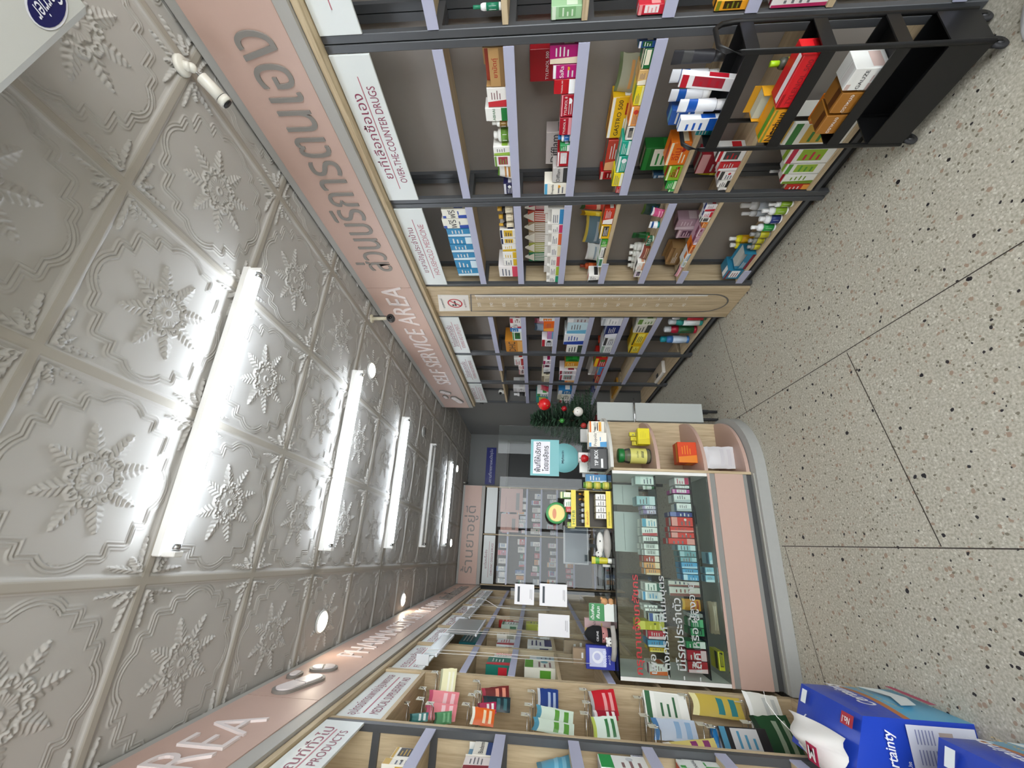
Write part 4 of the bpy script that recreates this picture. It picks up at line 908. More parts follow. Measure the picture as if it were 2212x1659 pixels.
# case stock
SCN = {'A': (.695, 'upper glass shelf'), 'B': (.46, 'lower glass shelf'), 'C': (.361, 'floor of the case')}
rows = parse('''A|0.414|0.482|0.123|box|e8f0ec|c8d8d4|a8bcb8|large pale white carton
A|0.383|0.408|0.072|tube|d8dcd8|2a6a3a|a0b0a0|small white bottle
A|0.277|0.336|0.122|box|a8ccd4|d8e8ec|80a8b4|pale blue carton
A|0.249|0.274|0.087|box|d0c8e0|8a78a8|f0f0f0|lavender carton
A|0.219|0.246|0.083|box|d0c8e0|8a78a8|f0f0f0|lavender carton with band
A|0.135|0.189|0.097|box|f0f2ee|58a8c8|c8d0cc|white carton with blue corner
A|0.079|0.132|0.1|box|f0f2ee|c03840|c8d0cc|white carton with red spot
A|0.032|0.076|0.095|box|eef0ec|303030|c0c4c0|white carton with black print
A|-0.005|0.029|0.109|box|eef0ec|8a8a88|c0c4c0|white carton stack with grey print
A|-0.043|-0.008|0.106|box|eef0ec|8a8a88|c0c4c0|white carton stack
A|-0.082|-0.045|0.099|box|a83820|f0e0d0|e8c8b0|rust red carton
A|-0.121|-0.085|0.099|box|e0a060|f0d8b0|f0f0f0|orange carton
A|-0.16|-0.124|0.09|box|e0a060|f0d8b0|f0f0f0|orange carton with white top
A|-0.255|-0.207|0.101|box|eef0ea|2a6a58|c0c4c0|white carton leaning open
A|-0.309|-0.258|0.122|box|f0f4f4|4898c8|c8d0d4|white and sky blue carton
A|-0.351|-0.335|0.115|box|f2f4f0|505050|c8ccc8|slim white carton
A|-0.375|-0.354|0.11|box|f2f4f0|505050|c8ccc8|white carton with grey script
A|-0.439|-0.38|0.091|box|f0f2f2|3a58a0|303030|white carton with barcode
A|-0.475|-0.426|0.161|box|c8c020|e8e060|6a6a10|yellow green carton
A|-0.523|-0.477|0.102|box|c82038|f0d8dc|f0f0f0|crimson and white carton
A|-0.565|-0.528|0.106|box|4898c8|e0ecf4|2a5a88|sky blue carton
A|-0.592|-0.568|0.097|box|e0b818|f0e080|806010|golden carton
A|-0.718|-0.653|0.107|box|f0ece8|d86828|8a1a50|white edged carton with orange picture
B|0.423|0.471|0.094|box|f0ecec|c02858|e8e8e8|white carton with crimson side
B|0.398|0.417|0.091|box|f0f0f0|d0d0d0|b0b0b0|small white carton trio
B|0.363|0.391|0.116|box|c050a0|e8a8d0|f0f0f0|magenta carton trio
B|0.304|0.357|0.108|box|f2f4f4|c8d0d4|a8b0b4|white plain carton stack
B|0.246|0.298|0.094|box|f2f4f4|c8d0d4|6a88a8|white carton with slate print
B|0.21|0.24|0.144|box|38408a|8088c0|d0d0e8|deep blue carton trio
B|0.148|0.207|0.139|box|e03830|f0a8a0|f0f0f0|bright red carton stack
B|0.112|0.145|0.15|box|e03830|f0a8a0|f0f0f0|bright red carton stack with white line
B|0.075|0.109|0.147|box|e03830|f0a8a0|f0f0f0|bright red carton stack
B|0.034|0.072|0.168|box|e03830|f0a8a0|f0f0f0|tall bright red carton stack
B|-0.003|0.031|0.112|box|a8d0d8|d8ecf0|70a0b0|pale cyan carton
B|-0.04|-0.006|0.104|box|78a8b0|a8ccd4|507880|muted teal carton
B|-0.071|-0.043|0.101|box|78a8b0|a8ccd4|507880|muted teal carton with window
B|-0.11|-0.074|0.099|box|58a8d8|b8dcf0|2a78b0|sky blue carton
B|-0.143|-0.113|0.096|box|58a8d8|b8dcf0|2a78b0|sky blue carton
B|-0.181|-0.146|0.094|box|58a8d8|c8e4f4|2a78b0|sky blue carton with pale top
B|-0.219|-0.187|0.19|box|d8d4cc|8a5048|a8a8a0|grey carton with brown picture
B|-0.275|-0.222|0.188|box|d8d4cc|8a5048|a8a8a0|grey carton with rust picture
B|-0.356|-0.291|0.104|pouch|d89828|a84818|f0c058|amber plastic packet
B|-0.39|-0.369|0.076|box|d0d4d4|909490|e8e8e8|silver carton
B|-0.446|-0.4|0.074|box|2a8a50|60b880|f0f0f0|green carton
B|-0.492|-0.449|0.079|box|2a8a50|60b880|103a20|green carton with dark lettering
B|-0.559|-0.521|0.114|box|2a8a50|e8ece8|f0f0f0|green carton with white panel
B|-0.624|-0.568|0.114|box|b01828|e8c8cc|f0f0f0|red carton with white edging
B|-0.687|-0.627|0.114|box|b01828|e8c8cc|f0f0f0|red carton with white cross
C|-0.078|-0.005|0.015|box|98d0e4|d8f0f8|4080a0|light blue flat carton
C|-0.138|-0.097|0.052|box|98d0e4|d8f0f8|4080a0|light blue carton with dark print
C|-0.185|-0.144|0.055|box|98d0e4|d8f0f8|4080a0|light blue carton with dark print
C|-0.479|-0.299|0.05|pouch|988870|b8a890|706050|crumpled brown paper bag
C|-0.667|-0.565|0.033|box|d0c818|f0e850|303010|bright yellow box'''); cnt = {}
for q in rows: cnt.setdefault(q[0], []).append(q)
for sh, it in cnt.items():
    z, nm = SCN[sh]; it.sort(key=lambda q: float(q[1])); last = -.712
    for i, q in enumerate(it):
        xa, xb, h = float(q[1]), float(q[2]), float(q[3]); xa = max(xa, last); xb = min(xb, .472)
        if xb-xa < .01: continue
        last = xb+.0005; w = xb-xa-.001
        h = min(h, .215)
        o = good(q[4], w, max(.02, h), .12, q[5], q[6], q[7], '', HSH(q[8]) & 4095, None, ((xa+xb)/2, CY+.06, z), 0)
        tag(o, '%s, %s from %s on the %s' % (q[8], ORD[min(i+1, len(it)-i)], 'left' if i+1 <= len(it)-i else 'right', nm), CATS[q[4]], 'goods on the %s in the counter' % nm)
for i, (xa, xb, z0, z1) in enumerate(((.30, .45, .73, .965), (-.03, .25, .73, .965))):
    tag(MB().box(xa, xb, CB-.06, CB-.05, z0, z1, mat('c9cecd', .4), .002).box(xa+.01, xb-.01, CB-.0615, CB-.06, (z0+z1)/2, (z0+z1)/2+.003, mat('8a9290')).build('paper_sheet'), ('small' if i == 0 else 'large') + ' white sheet standing at the back of the glass case', 'paper')
# ---------------------------------------------------------------- on top of the counter
ZT = .9955
def put(o, label, cat, group=None): return tag(o, label, cat, group)
def cbox(x0, x1, y, h, d, c1, c2, c3, txt, label, cat='box', z=ZT, rz=0, name=None, ty='box', seed=1):
    return put(good(ty, x1-x0, h, d, c1, c2, c3, txt, seed, None, ((x0+x1)/2, y, z), rz, name), label, cat)
cbox(.80, .90, 2.88, .115, .09, 'f2ede0', 'e87828', 'e8b040', 'Propoliz', 'white and orange propolis lozenge box at the right end of the counter', seed=0)
cbox(.68, .79, 2.80, .13, .09, 'f2ede0', '4a9ad0', 'e8a828', 'Propoliz', 'white and blue propolis lozenge box beside the black tip box', seed=3)
cbox(.76, .86, 2.965, .17, .03, 'd8d8d4', 'b0b0ac', 'c0c0c0', '', 'grey cardboard flaps behind the two propolis boxes', seed=5)
cbox(.60, .67, 2.95, .19, .05, 'efe8e4', 'c0504a', '8a6a60', 'Flemex', 'white card with red writing standing behind the tip box', 'card', seed=2)
cbox(.52, .60, 2.97, .18, .03, 'eef0e8', 'c8d0c0', '8a3040', 'ZINC', 'white card reading ZINC behind the tip box', 'card', seed=2)
# tip box
r = thing('tip_box', 'black box with white TIP BOX lettering on the counter end', 'box', (.59, 2.78, ZT))
o = (.59, 2.78, ZT); B1 = mat('121214', .25)
MB().box(.515, .665, 2.78, 2.89, ZT, ZT+.125, B1, .003).build('body', r, o)
b = MB(); text_mb(b, 'TIP BOX', mat('f0f0f0', .4), (.595, 2.7795, ZT+.082), *FW, .115, .026, bold=.02); b.box(.525, .59, 2.7792, 2.7797, ZT+.035, ZT+.05, mat('f4f4f4')); b.build('lettering', r, o)
tag(MB().lathe([(.004, 0), (.018, .006), (.03, .03), (.026, .05), (.008, .058)], mat('b8161c', .35), .60, 2.84, ZT+.127, 18).tube([(.60, 2.84, ZT+.183), (.602, 2.84, ZT+.196)], .003, mat('3a6a2a')).build('apple_ornament'), 'small red round ornament sitting on the black tip box', 'ornament')
for i, x in enumerate((.455, .43, .405)):
    pass
for i in range(3):
    r = good('can', .055, .058-.000*i, .05, 'b8c860', 'd8c858', '5a8a30', '', 5+i, None, (.418-.0*i, 2.775, ZT+i*.0), 0, 'balm_tin')
    r.location = (.40, 2.76, ZT+i*.059); tag(r, 'green and gold round tin, %s of a stack of three by the yellow rack' % ('bottom', 'middle', 'top')[i], 'tin', 'stack of round balm tins')
cbox(.42, .49, 2.86, .15, .04, '3a80b0', 'd8e8f0', 'e8e0a0', '', 'blue and pale yellow box standing between tip box and tins', seed=1)
cbox(.41, .47, 2.93, .12, .03, 'e0e088', 'c8c040', '3a80b0', '', 'pale yellow green box behind the stacked round tins', seed=2)
# yellow display rack
YL = mat('e8d238', .4); o = (.235, 2.73, ZT); r = thing('display_rack', 'yellow three tier inhaler display rack on the counter glass', 'display rack', o)
b = MB(); 
for x in (.115, .352): b.box(x, x+.003, 2.74, 2.86, ZT, ZT+.30, mat('8a7a30', .3))
b.box(.118, .352, 2.857, 2.86, ZT, ZT+.30, mat('4a4238', .5)); b.build('side_panel', r, o)
for z in (0, .145, .235):
    t = MB().box(.116, .354, 2.742, 2.857, ZT+z, ZT+z+.004, YL).box(.114, .356, 2.733, 2.738, ZT+z-.0, ZT+z+.032, YL).build('tier', r, o)
    b = MB(); text_mb(b, {0: 'ยาดมสมุนไพร', .145: 'พิมเสนน้ำ', .235: 'HERB'}[z], mat({0: '5a5a20', .145: 'c84830', .235: '3a7a3a'}[z]), (.175, 2.7325, ZT+z+.016), *FW, .09, .018); b.build('lettering', t, o)
for i in range(4): cbox(.30-i*.042, .338-i*.042, 2.752, .095, .08, 'f0eeea', '9a7a70', 'e0dcd8', '', 'slim white inhaler box, %s from right on lowest rack tier' % ORD[i+1], z=ZT+.0045, seed=2)
for i in range(6):
    q = good('bottle', .026, .062, .03, '3a2a18' if i < 2 else 'd0d4d8', 'a88830' if i < 2 else '8a9098', 'c89030' if i < 2 else '505860', '', i, None, (.335-i*.036, 2.76, ZT+.1495)); tag(q, '%s small vial, %s from right on middle rack tier' % ('dark' if i < 2 else 'silver', ORD[i+1]), 'bottle', 'vials on the rack')
for i, (c1, c2, w, t) in enumerate((('4a7a2a', 'd8d8a0', .045, 'green patterned'), ('e8e8e0', '3a8a4a', .05, 'white and green barred'), ('c02028', 'e8c0c0', .035, 'red'), ('2a5a8a', 'c0d0e0', .03, 'navy'), ('7aa020', 'd8d060', .04, 'lime green'))):
    x = .345-i*.05; cbox(x-w, x, 2.76, (.10, .07, .06, .045, .05)[i], .04, c1, c2, 'f0f0e0', '', t+' inhaler pack on the top rack tier', z=ZT+.2395, seed=i)
o = (.22, 2.83, ZT+.30); r = thing('round_sign_card', 'round yellow sign card with green rim above the yellow rack', 'sign', o)
MB().lathe([(.001, 0), (.072, 0), (.072, .003), (.001, .003)], mat('e8d070', .4), .205, 2.83, ZT+.36, 28, ax='y').build('card', r, o)
MB().lathe([(.058, -.002), (.0735, -.002), (.0735, .004), (.058, .004)], mat('4a9a5a', .4), .205, 2.829, ZT+.36, 28, ax='y', caps=False).lathe([(.001, -.002), (.056, -.002)], mat('f0dc80', .4), .205, 2.8285, ZT+.36, 28, ax='y').lathe([(.001, -.003), (.035, -.003)], mat('d88858', .4), .20, 2.828, ZT+.375, 20, 1, .4, ax='y').build('print', r, o)
# grey stone tray with plush seal
o = (.015, 2.76, ZT); r = thing('plush_tray', 'speckled grey felt cushion carrying a white toy on the counter', 'cushion', o)
MB().ball((.02, 2.79, ZT+.026), .026, mat('b4b0aa', .9, noise=.12), 12, (3.7, 1.7, 1)).build('cushion_body', r, o)
o = (.02, 2.78, ZT+.05); r = thing('plush_seal', 'white plush animal lying on the speckled grey cushion', 'plush toy', o)
b = MB(); PW = mat('ecebe6', .9); b.ball((.02, 2.785, ZT+.072), .026, PW, 12, (2.7, 1.1, .9)).ball((-.05, 2.78, ZT+.082), .022, PW, 10).ball((.0, 2.765, ZT+.065), .01, PW, 8, (2, 1, .6)); b.build('body', r, o)
MB().ball((-.066, 2.764, ZT+.088), .004, B1, 6).ball((-.042, 2.760, ZT+.090), .004, B1, 6).ball((.03, 2.76, ZT+.075), .006, B1, 6, (1.6, .6, 1)).build('eye', r, o)
put(good('tube', .04, .13, .03, 'c8c030', 'f0f0ea', '5a9a30', '', 4, None, (-.09, 2.77, ZT)), 'yellow green squeeze tube with white top beside the white plush', 'tube')
o = (-.18, 2.84, ZT); r = thing('clear_jar', 'clear plastic cylinder with white lid lying on the counter', 'jar', o)
MB().lathe([(.022, -.27), (.022, -.13)], ACRYL, 0, 2.84, ZT+.024, 18, ax='x').build('body', r, o); MB().lathe([(.025, -.13), (.025, -.115)], WHITE, 0, 2.84, ZT+.026, 18, ax='x').build('lid', r, o)
# small tan figurine, generic
o = (-.375, 2.79, ZT); TAN = mat('d09a68', .6); r = thing('figurine', 'small tan figurine seated beside the green card', 'figurine', o)
MB().box(-.355, -.315, 2.775, 2.81, ZT, ZT+.03, TAN, .008).ball((-.335, 2.79, ZT+.055), .022, TAN, 10).ball((-.352, 2.795, ZT+.072), .009, TAN, 8).ball((-.318, 2.795, ZT+.072), .009, TAN, 8).build('body', r, o)
MB().box(-.36, -.35, 2.78, 2.80, ZT+.02, ZT+.06, mat('2a4a9a'), .003).build('scarf', r, o)
# green card
o = (-.42, 2.78, ZT); r = thing('counter_card', 'green and white standing card with two lines of Thai writing', 'card', o)
MB().box(-.445, -.345, 2.776, 2.779, ZT, ZT+.155, mat('e6eae4', .4)).box(-.4445, -.3455, 2.7745, 2.776, ZT+.06, ZT+.1545, mat('2f8a48', .4)).build('card', r, o)
b = MB(); text_mb(b, 'เป็นเพื่อน', mat('f0f4f0'), (-.395, 2.7742, ZT+.135), *FW, .085, .022, bold=.02); text_mb(b, 'กันนะ', mat('f0f4f0'), (-.395, 2.7742, ZT+.10), *FW, .07, .022, bold=.02); b.build('lettering', r, o)
# beanie plush, plush chain, cooling patch box
o = (-.53, 2.80, ZT); r = thing('beanie_doll', 'round plush doll wearing a black beanie, behind the blue box', 'plush toy', o)
MB().ball((-.53, 2.83, ZT+.065), .045, mat('c88a88', .9), 12).ball((-.53, 2.83, ZT+.028), .04, mat('202024', .9), 10, (1, 1, .7)).build('body', r, o)
MB().lathe([(.047, 0), (.05, .012), (.05, .05), (.035, .085), (.008, .105)], mat('17171a', .95), -.53, 2.83, ZT+.075, 18).build('hat', r, o)
MB().ball((-.545, 2.787, ZT+.068), .004, B1, 6).ball((-.515, 2.787, ZT+.068), .004, B1, 6).build('eye', r, o)
b = MB(); text_mb(b, 'CELINE', mat('f0f0f0'), (-.53, 2.7785, ZT+.105), *FW, .055, .012); b.build('lettering', r, o)
o = (-.555, 2.76, ZT); r = thing('kitten_plush', 'small white plush head with black eyes in front of the beanie doll', 'plush toy', o)
MB().ball((-.555, 2.765, ZT+.03), .026, PW, 12).ball((-.575, 2.765, ZT+.05), .008, PW, 8).ball((-.537, 2.765, ZT+.052), .008, PW, 8).ball((-.57, 2.76, ZT+.008), .009, PW, 8).build('body', r, o)
MB().ball((-.565, 2.741, ZT+.034), .004, B1, 6).ball((-.547, 2.741, ZT+.034), .004, B1, 6).build('eye', r, o)
tag(MB().tube([(-.46, 2.735, ZT+.02), (-.50, 2.725, ZT+.016), (-.55, 2.722, ZT+.015), (-.60, 2.725, ZT+.016), (-.645, 2.735, ZT+.022)], .015, mat('aaa6a0', .95, noise=.15), 10).build('plush_tail'), 'grey fuzzy roll lying along the counter front edge', 'plush toy')
o = (-.65, 2.80, ZT); r = thing('cooling_patch_box', 'blue KOOLFEVER style cooling patch box leaning at the counter left end'.replace('KOOLFEVER style ', ''), 'box', o)
NB = mat('23309a', .35); MB().box(-.715, -.585, 2.80, 2.83, ZT, ZT+.175, NB, .002).build('carton_body', r, o)
b = MB().box(-.70, -.60, 2.7985, 2.80, ZT+.055, ZT+.155, mat('c8cce8')); b.lathe([(.001, 0), (.034, 0)], mat('e8eaf6'), -.648, 2.798, ZT+.105, 20, ax='y').lathe([(.001, 0), (.02, 0)], mat('b8bce0'), -.645, 2.7975, ZT+.108, 16, ax='y'); b.build('picture', r, o)
b = MB(); text_mb(b, 'KOOLFEVER', mat('e8ecff'), (-.652, 2.7972, ZT+.062), *FW, .085, .02, bold=.03); text_mb(b, 'ลดไข้', mat('e8ecff'), (-.66, 2.7982, ZT+.035), *FW, .05, .014); b.build('lettering', r, o)
for i, (xa, xb, ya, h) in enumerate(((-.71, -.62, 2.86, .25), (-.68, -.60, 2.965, .30))):
    cbox(xa, xb, ya, h, .04, '9a8468', '8a7458', 'c0b8a8', '', 'brown cardboard %s standing %s the blue box' % (('piece', 'right behind'), ('sheet', 'farther behind'))[i], 'cardboard', seed=4)
cbox(-.53, -.45, 2.90, .17, .015, 'c8a8a8', 'c8b060', '6a4a50', 'ยาสามัญ', 'dusty pink card with Thai print behind the dolls', 'card', seed=3)
# payment papers and acrylic screens
def screen(x0, x1, y, z0, z1, label):
    r = thing('acrylic_screen', label, 'screen', ((x0+x1)/2, y, z0), 0, 'clear acrylic screens above the counter'); o = ((x0+x1)/2, y, z0)
    MB().box(x0, x1, y, y+.003, z0, z1, ACRYL).build('sheet', r, o)
    MB().box(x0+.01, x0+.03, y-.02, y+.025, z0, z0+.008, ACRYL).box(x1-.03, x1-.01, y-.02, y+.025, z0, z0+.008, ACRYL).build('foot', r, o)
screen(-.69, -.30, 2.93, ZT, 1.66, 'clear acrylic screen at the counter left end behind the dolls')
screen(-.28, .08, 2.98, ZT, 1.77, 'clear acrylic screen in the middle of the counter')
screen(.10, .47, 2.98, ZT, 1.78, 'clear acrylic screen behind the yellow display rack')
screen(.66, .89, 3.02, ZT, 1.81, 'clear acrylic screen standing highest at the right end of the counter')
for i, (x0, x1, z0, z1, w) in enumerate(((-.375, -.255, 1.50, 1.625, 'small white payment sheet, uppermost on the acrylic screens'), (-.375, -.245, 1.29, 1.465, 'white payment sheet directly below the uppermost one'), (-.545, -.42, 1.275, 1.47, 'white payment sheet on the left acrylic screen'))):
    o = ((x0+x1)/2, 2.755, z0); y = 2.925
    s = y/2.755; cx = (x0+x1)/2*s; hw = (x1-x0)/2*s; zz0 = 1.5+(z0-1.5)*s; zz1 = 1.5+(z1-1.5)*s
    if i < 2: cx += .0
    r = thing('payment_sheet', w, 'paper', (cx, y, zz0), 0, 'payment sheets on the screens'); o = (cx, y, zz0)
    MB().box(cx-hw, cx+hw, y, y+.0015, zz0, zz1, mat('eeedf0', .4)).build('sheet', r, o)
    b = MB()
    if i < 2: b.box(cx-hw*.75, cx+hw*.75, y-.001, y-.0003, zz1-.035, zz1-.02, mat('3a4048'))
    b.box(cx-hw*.4, cx+hw*.5, y-.001, y-.0003, zz0+.025, zz0+.028, mat('8a8a8c')).box(cx-hw*.5, cx+hw*.5, y-.001, y-.0003, zz0+.015, zz0+.018, mat('9a9a9c')); b.build('printed_bar', r, o)
# teal notice
TE = mat('7cbcc0', .45); o = (.63, 3.0, 1.10); r = thing('teal_notice', 'teal notice board with white Thai service panel in the counter middle', 'sign', o)
y = 3.0
MB().box(.49, .775, y, y+.004, 1.33, 1.55, TE).lathe([(.001, 0), (.115, 0), (.115, .004), (.001, .004)], TE, .635, y+.001, 1.29, 28, ax='y').build('board', r, o)
MB().box(.505, .76, y-.001, y, 1.40, 1.53, mat('eceaf2', .4)).build('white_panel', r, o)
b = MB(); K = mat('28282c'); text_mb(b, 'พื้นที่ให้บริการ', K, (.635, y-.0015, 1.497), *FW, .235, .05, bold=.012); text_mb(b, 'โดยเภสัชกร', K, (.625, y-.0015, 1.435), *FW, .20, .048, bold=.012)
text_mb(b, 'Mybacin', mat('1e4a58'), (.64, y-.0015, 1.30), *FW, .1, .022, bold=.03); b.build('lettering', r, o)
MB().box(.62, .65, y+.004, y+.01, ZT, 1.3, ACRYL).build('stand', r, o)
tag(MB().box(.50, .62, 3.05, 3.07, ZT+.0, ZT+.15, mat('e8e8e8'), .003).box(.51, .61, 3.048, 3.05, ZT+.03, ZT+.06, mat('c03040')).build('leaflet_box'), 'white leaflet box with a red mark behind the teal notice', 'box')
# Christmas tree on a rear desk
tag(MB().box(.94, 1.22, 3.35, 3.62, .86, .88, mat('9a9c9a', .5)).box(.95, .98, 3.36, 3.40, 0.002, .86, STEEL).box(1.15, 1.18, 3.36, 3.40, 0.002, .86, STEEL).box(.95, .98, 3.57, 3.61, 0.002, .86, STEEL).box(1.15, 1.18, 3.57, 3.61, 0.002, .86, STEEL).build('side_table'), 'small grey table behind the pale gate, under the Christmas tree', 'table')
tx, ty_ = 1.09, 3.48; o = (tx, ty_, .881); r = thing('christmas_tree', 'small dark green Christmas tree with baubles beside the counter', 'tree', o)
rnd = random.Random(3); GRN = mat('1f3a26', .8); GR3 = mat('2c4d33', .8)
MB().lathe([(.05, 0), (.06, .09)], mat('8a1a20', .6), tx, ty_, .881, 16).build('pot', r, o)
MB().lathe([(.012, 0), (.006, .6)], mat('3a2a1c', .8), tx, ty_, .95, 8).build('trunk', r, o)
b = MB()
for i in range(240):
    t = i/240; z = 1.0+.56*t; R = .27*(1-t)**.8+.03; a = i*2.399; L = R*rnd.uniform(.75, 1.05)
    d = Vector((math.cos(a), math.sin(a), rnd.uniform(-.1, .3))); s0 = Vector((tx, ty_, z)); e0 = s0+d*L
    m = GRN if i % 3 else GR3; side = d.cross(Vector((0, 0, 1))).normalized()
    for k in range(9):
        q = s0+(e0-s0)*(.15+.1*k); 
        for sg in (-1, 1):
            for up in (-.012, .014):
                tip = q+d*.02+side*sg*.026+Vector((0, 0, up)); w_ = Vector((0, 0, .004)) if up > 0 else d*.004
                b.add([q-w_, q+w_, tip], [(0, 1, 2)], m)
    b.tube([s0, e0], .0025, m, 4)
b.build('foliage', r, o)
def bauble(x, y, z, R, c, label, cat='bauble', extra=None):
    r = thing('bauble', label, cat, (x, y, z), 0, 'baubles on the Christmas tree'); o = (x, y, z)
    MB().ball(o, R, mat(c, .2 if c != 'e8e4dc' else .6), 14).build('ball', r, o); MB().lathe([(R*.18, R*.95), (R*.18, R*1.12)], mat('c8a850', .3, .8), x, y, z, 8).build('cap', r, o)
    if extra: extra(o, r)
def gold(o, r):
    b = MB()
    for a in range(8): b.ball((o[0]+.045*math.cos(a*.8)-.0, o[1]-.032+.01*math.sin(a), o[2]+.03*math.sin(a*2.1)), .006, mat('d8b040', .25, .9), 6)
    b.build('gold_dots', r, o)
def face(o, r): MB().ball((o[0]-.012, o[1]-.036, o[2]+.012), .004, B1, 6).ball((o[0]+.014, o[1]-.036, o[2]+.008), .004, B1, 6).build('eye', r, o)
bauble(1.165, 3.26, 1.445, .054, 'd01c20', 'large red ball with gold dots, highest on the Christmas tree', extra=gold)
bauble(1.10, 3.25, 1.15, .042, 'e8e4dc', 'white snowman head ball on the Christmas tree', extra=face)
bauble(1.02, 3.27, 1.29, .022, '3a8a3a', 'small green shiny ball in the middle of the Christmas tree')
bauble(.99, 3.30, 1.10, .026, 'b8302c', 'small red shiny ball low on the Christmas tree')
bauble(1.14, 3.29, 1.27, .024, 'a01820', 'dark red ball between the green and snowman balls')

# ---------------------------------------------------------------- back of the shop
tag(MB().box(1.03, 1.76, YB-.036, YB-.031, 2.31, 2.50, mat('1a2470', .4)).build('trim_5'), kind='structure') if False else None
o = (1.39, YB-.04, 2.31); r = thing('navy_sign', 'navy blue wall sign with white Thai writing on the far grey wall', 'sign', o)
MB().box(1.03, 1.76, YB-.042, YB-.031, 2.31, 2.50, mat('1a2478', .4)).build('board', r, o)
b = MB(); text_mb(b, 'สถานที่ขายยาแผนปัจจุบัน', mat('d8dcf0'), (1.395, YB-.043, 2.40), *FW, .66, .085); b.build('lettering', r, o)
c = (.1, 7.2, 0); r = thing('wall_cabinet', 'tall oak cabinet with two header signs on the back wall', 'cabinet', c)
b = MB()
for x in (-.715, .10, .93): b.box(x, x+.018, 7.18, 7.54, .003, 2.42, WOODV)
b.build('frame', r, c); MB().box(-.70, .94, 7.53, 7.545, .05, 2.42, mat('6a625b', .7)).build('back_panel', r, c)
ZK = {0: 2.0, 1: 1.68, 2: 1.42, 3: 1.14, 4: .85, 5: .5}
for z in ZK.values():
    for xa, xb in ((-.697, .10), (.118, .93)):
        s = MB().box(xa, xb, 7.185, 7.53, z-.024, z-.002, WOODX).build('shelf', r, c); MB().box(xa+.01, xb-.01, 7.18, 7.185, z-.03, z, LILAC).build('price_strip', s, c)
for xa, xb, th, en in ((-.69, .09, 'ยาโรคเรื้อรัง', 'CHRONIC DISEASE DRUGS'), (.125, .925, '', '')):
    s = MB().box(xa, xb, 7.172, 7.182, 2.20, 2.40, SIGNW).build('header_sign', r, c)
    if th:
        b = MB(); text_mb(b, th, MAROON, ((xa+xb)/2, 7.1715, 2.35), *FW, .3, .045); text_mb(b, en, MAROON, ((xa+xb)/2, 7.1715, 2.245), *FW, .52, .035); b.box(xa+.1, xb-.1, 7.1712, 7.172, 2.295, 2.30, ROSE); b.build('lettering', s, c)
rnd = random.Random(11); PAL = ['d8d4cc', 'c8ccd0', 'e0dcd4', 'b84040', '3a7a5a', 'd89040', '4a6aa0', 'e8e4dc', 'a8b0b8', 'c07080']; CN = ['off-white', 'silver', 'cream', 'brick red', 'bottle green', 'orange', 'slate blue', 'white', 'light grey', 'rose pink']
for k, z in ZK.items():
    if k > 4: continue
    for half, (xa, xb) in enumerate(((-.69, .09), (.125, .90))):
        x = xa+.02; n_ = 0
        while x < xb-.1 and n_ < 7:
            w = rnd.uniform(.05, .10); h = rnd.uniform(.07, .17); i = rnd.randrange(10) if rnd.random() < .45 else rnd.choice((0, 1, 2, 7, 8)); n_ += 1
            g = good('box', w, h, .12, PAL[i], rnd.choice(PAL), rnd.choice(PAL), '', rnd.randrange(99), None, (x+w/2, 7.20, z-.0015))
            tag(g, '%s carton, %s from left, %s shelf, back cabinet %s half' % (CN[i], ORD[n_], ('top', 'second', 'third', 'fourth', 'fifth')[k], ('left', 'right')[half]), 'box', 'cartons in the back cabinet'); x += w+rnd.uniform(.003, .06)
# dark doorway and notices on far wall
tag(MB().box(.98, 1.02, 7.50, 7.57, .003, 2.05, mat('6a6a68', .5)).box(1.86, 1.90, 7.50, 7.57, .003, 2.05, mat('6a6a68', .5)).box(.98, 1.90, 7.50, 7.57, 2.05, 2.09, mat('6a6a68', .5)).box(1.02, 1.86, 7.55, 7.568, .003, 2.05, mat('2e302f', .4)).build('door_1'), kind='structure')
# desk furniture behind counter
c = (.3, 5.0, 0); r = thing('work_desk', 'dark work desk with a monitor seen through the acrylic screens', 'desk', c)
MB().box(-.35, .75, 4.75, 5.3, .72, .75, mat('8a8f8e', .4), .003).build('desktop', r, c)
for x in (-.33, .70):
    for y in (4.78, 5.24): MB().box(x, x+.03, y, y+.03, .003, .72, STEEL).build('leg', r, c)
o = (.05, 5.0, .75); r = thing('monitor', 'white backed computer monitor on the work desk', 'monitor', o)
MB().box(-.22, .22, 5.0, 5.03, .86, 1.16, mat('d8dadb', .4), .006).build('housing', r, o); MB().box(-.20, .20, 4.995, 5.0, .88, 1.14, mat('5c6874', .2)).build('screen', r, o); MB().box(-.02, .02, 5.01, 5.03, .77, .9, STEEL).box(-.1, .1, 4.95, 5.1, .752, .765, STEEL, .003).build('stand', r, o)
o = (.45, 5.05, .75); r = thing('printer', 'low white receipt printer beside the monitor', 'printer', o)
MB().box(.33, .57, 4.95, 5.2, .751, .88, mat('d4d2cc', .5), .01).build('housing', r, o); MB().box(.37, .53, 4.945, 4.95, .79, .82, BLACK).build('paper_slot', r, o)

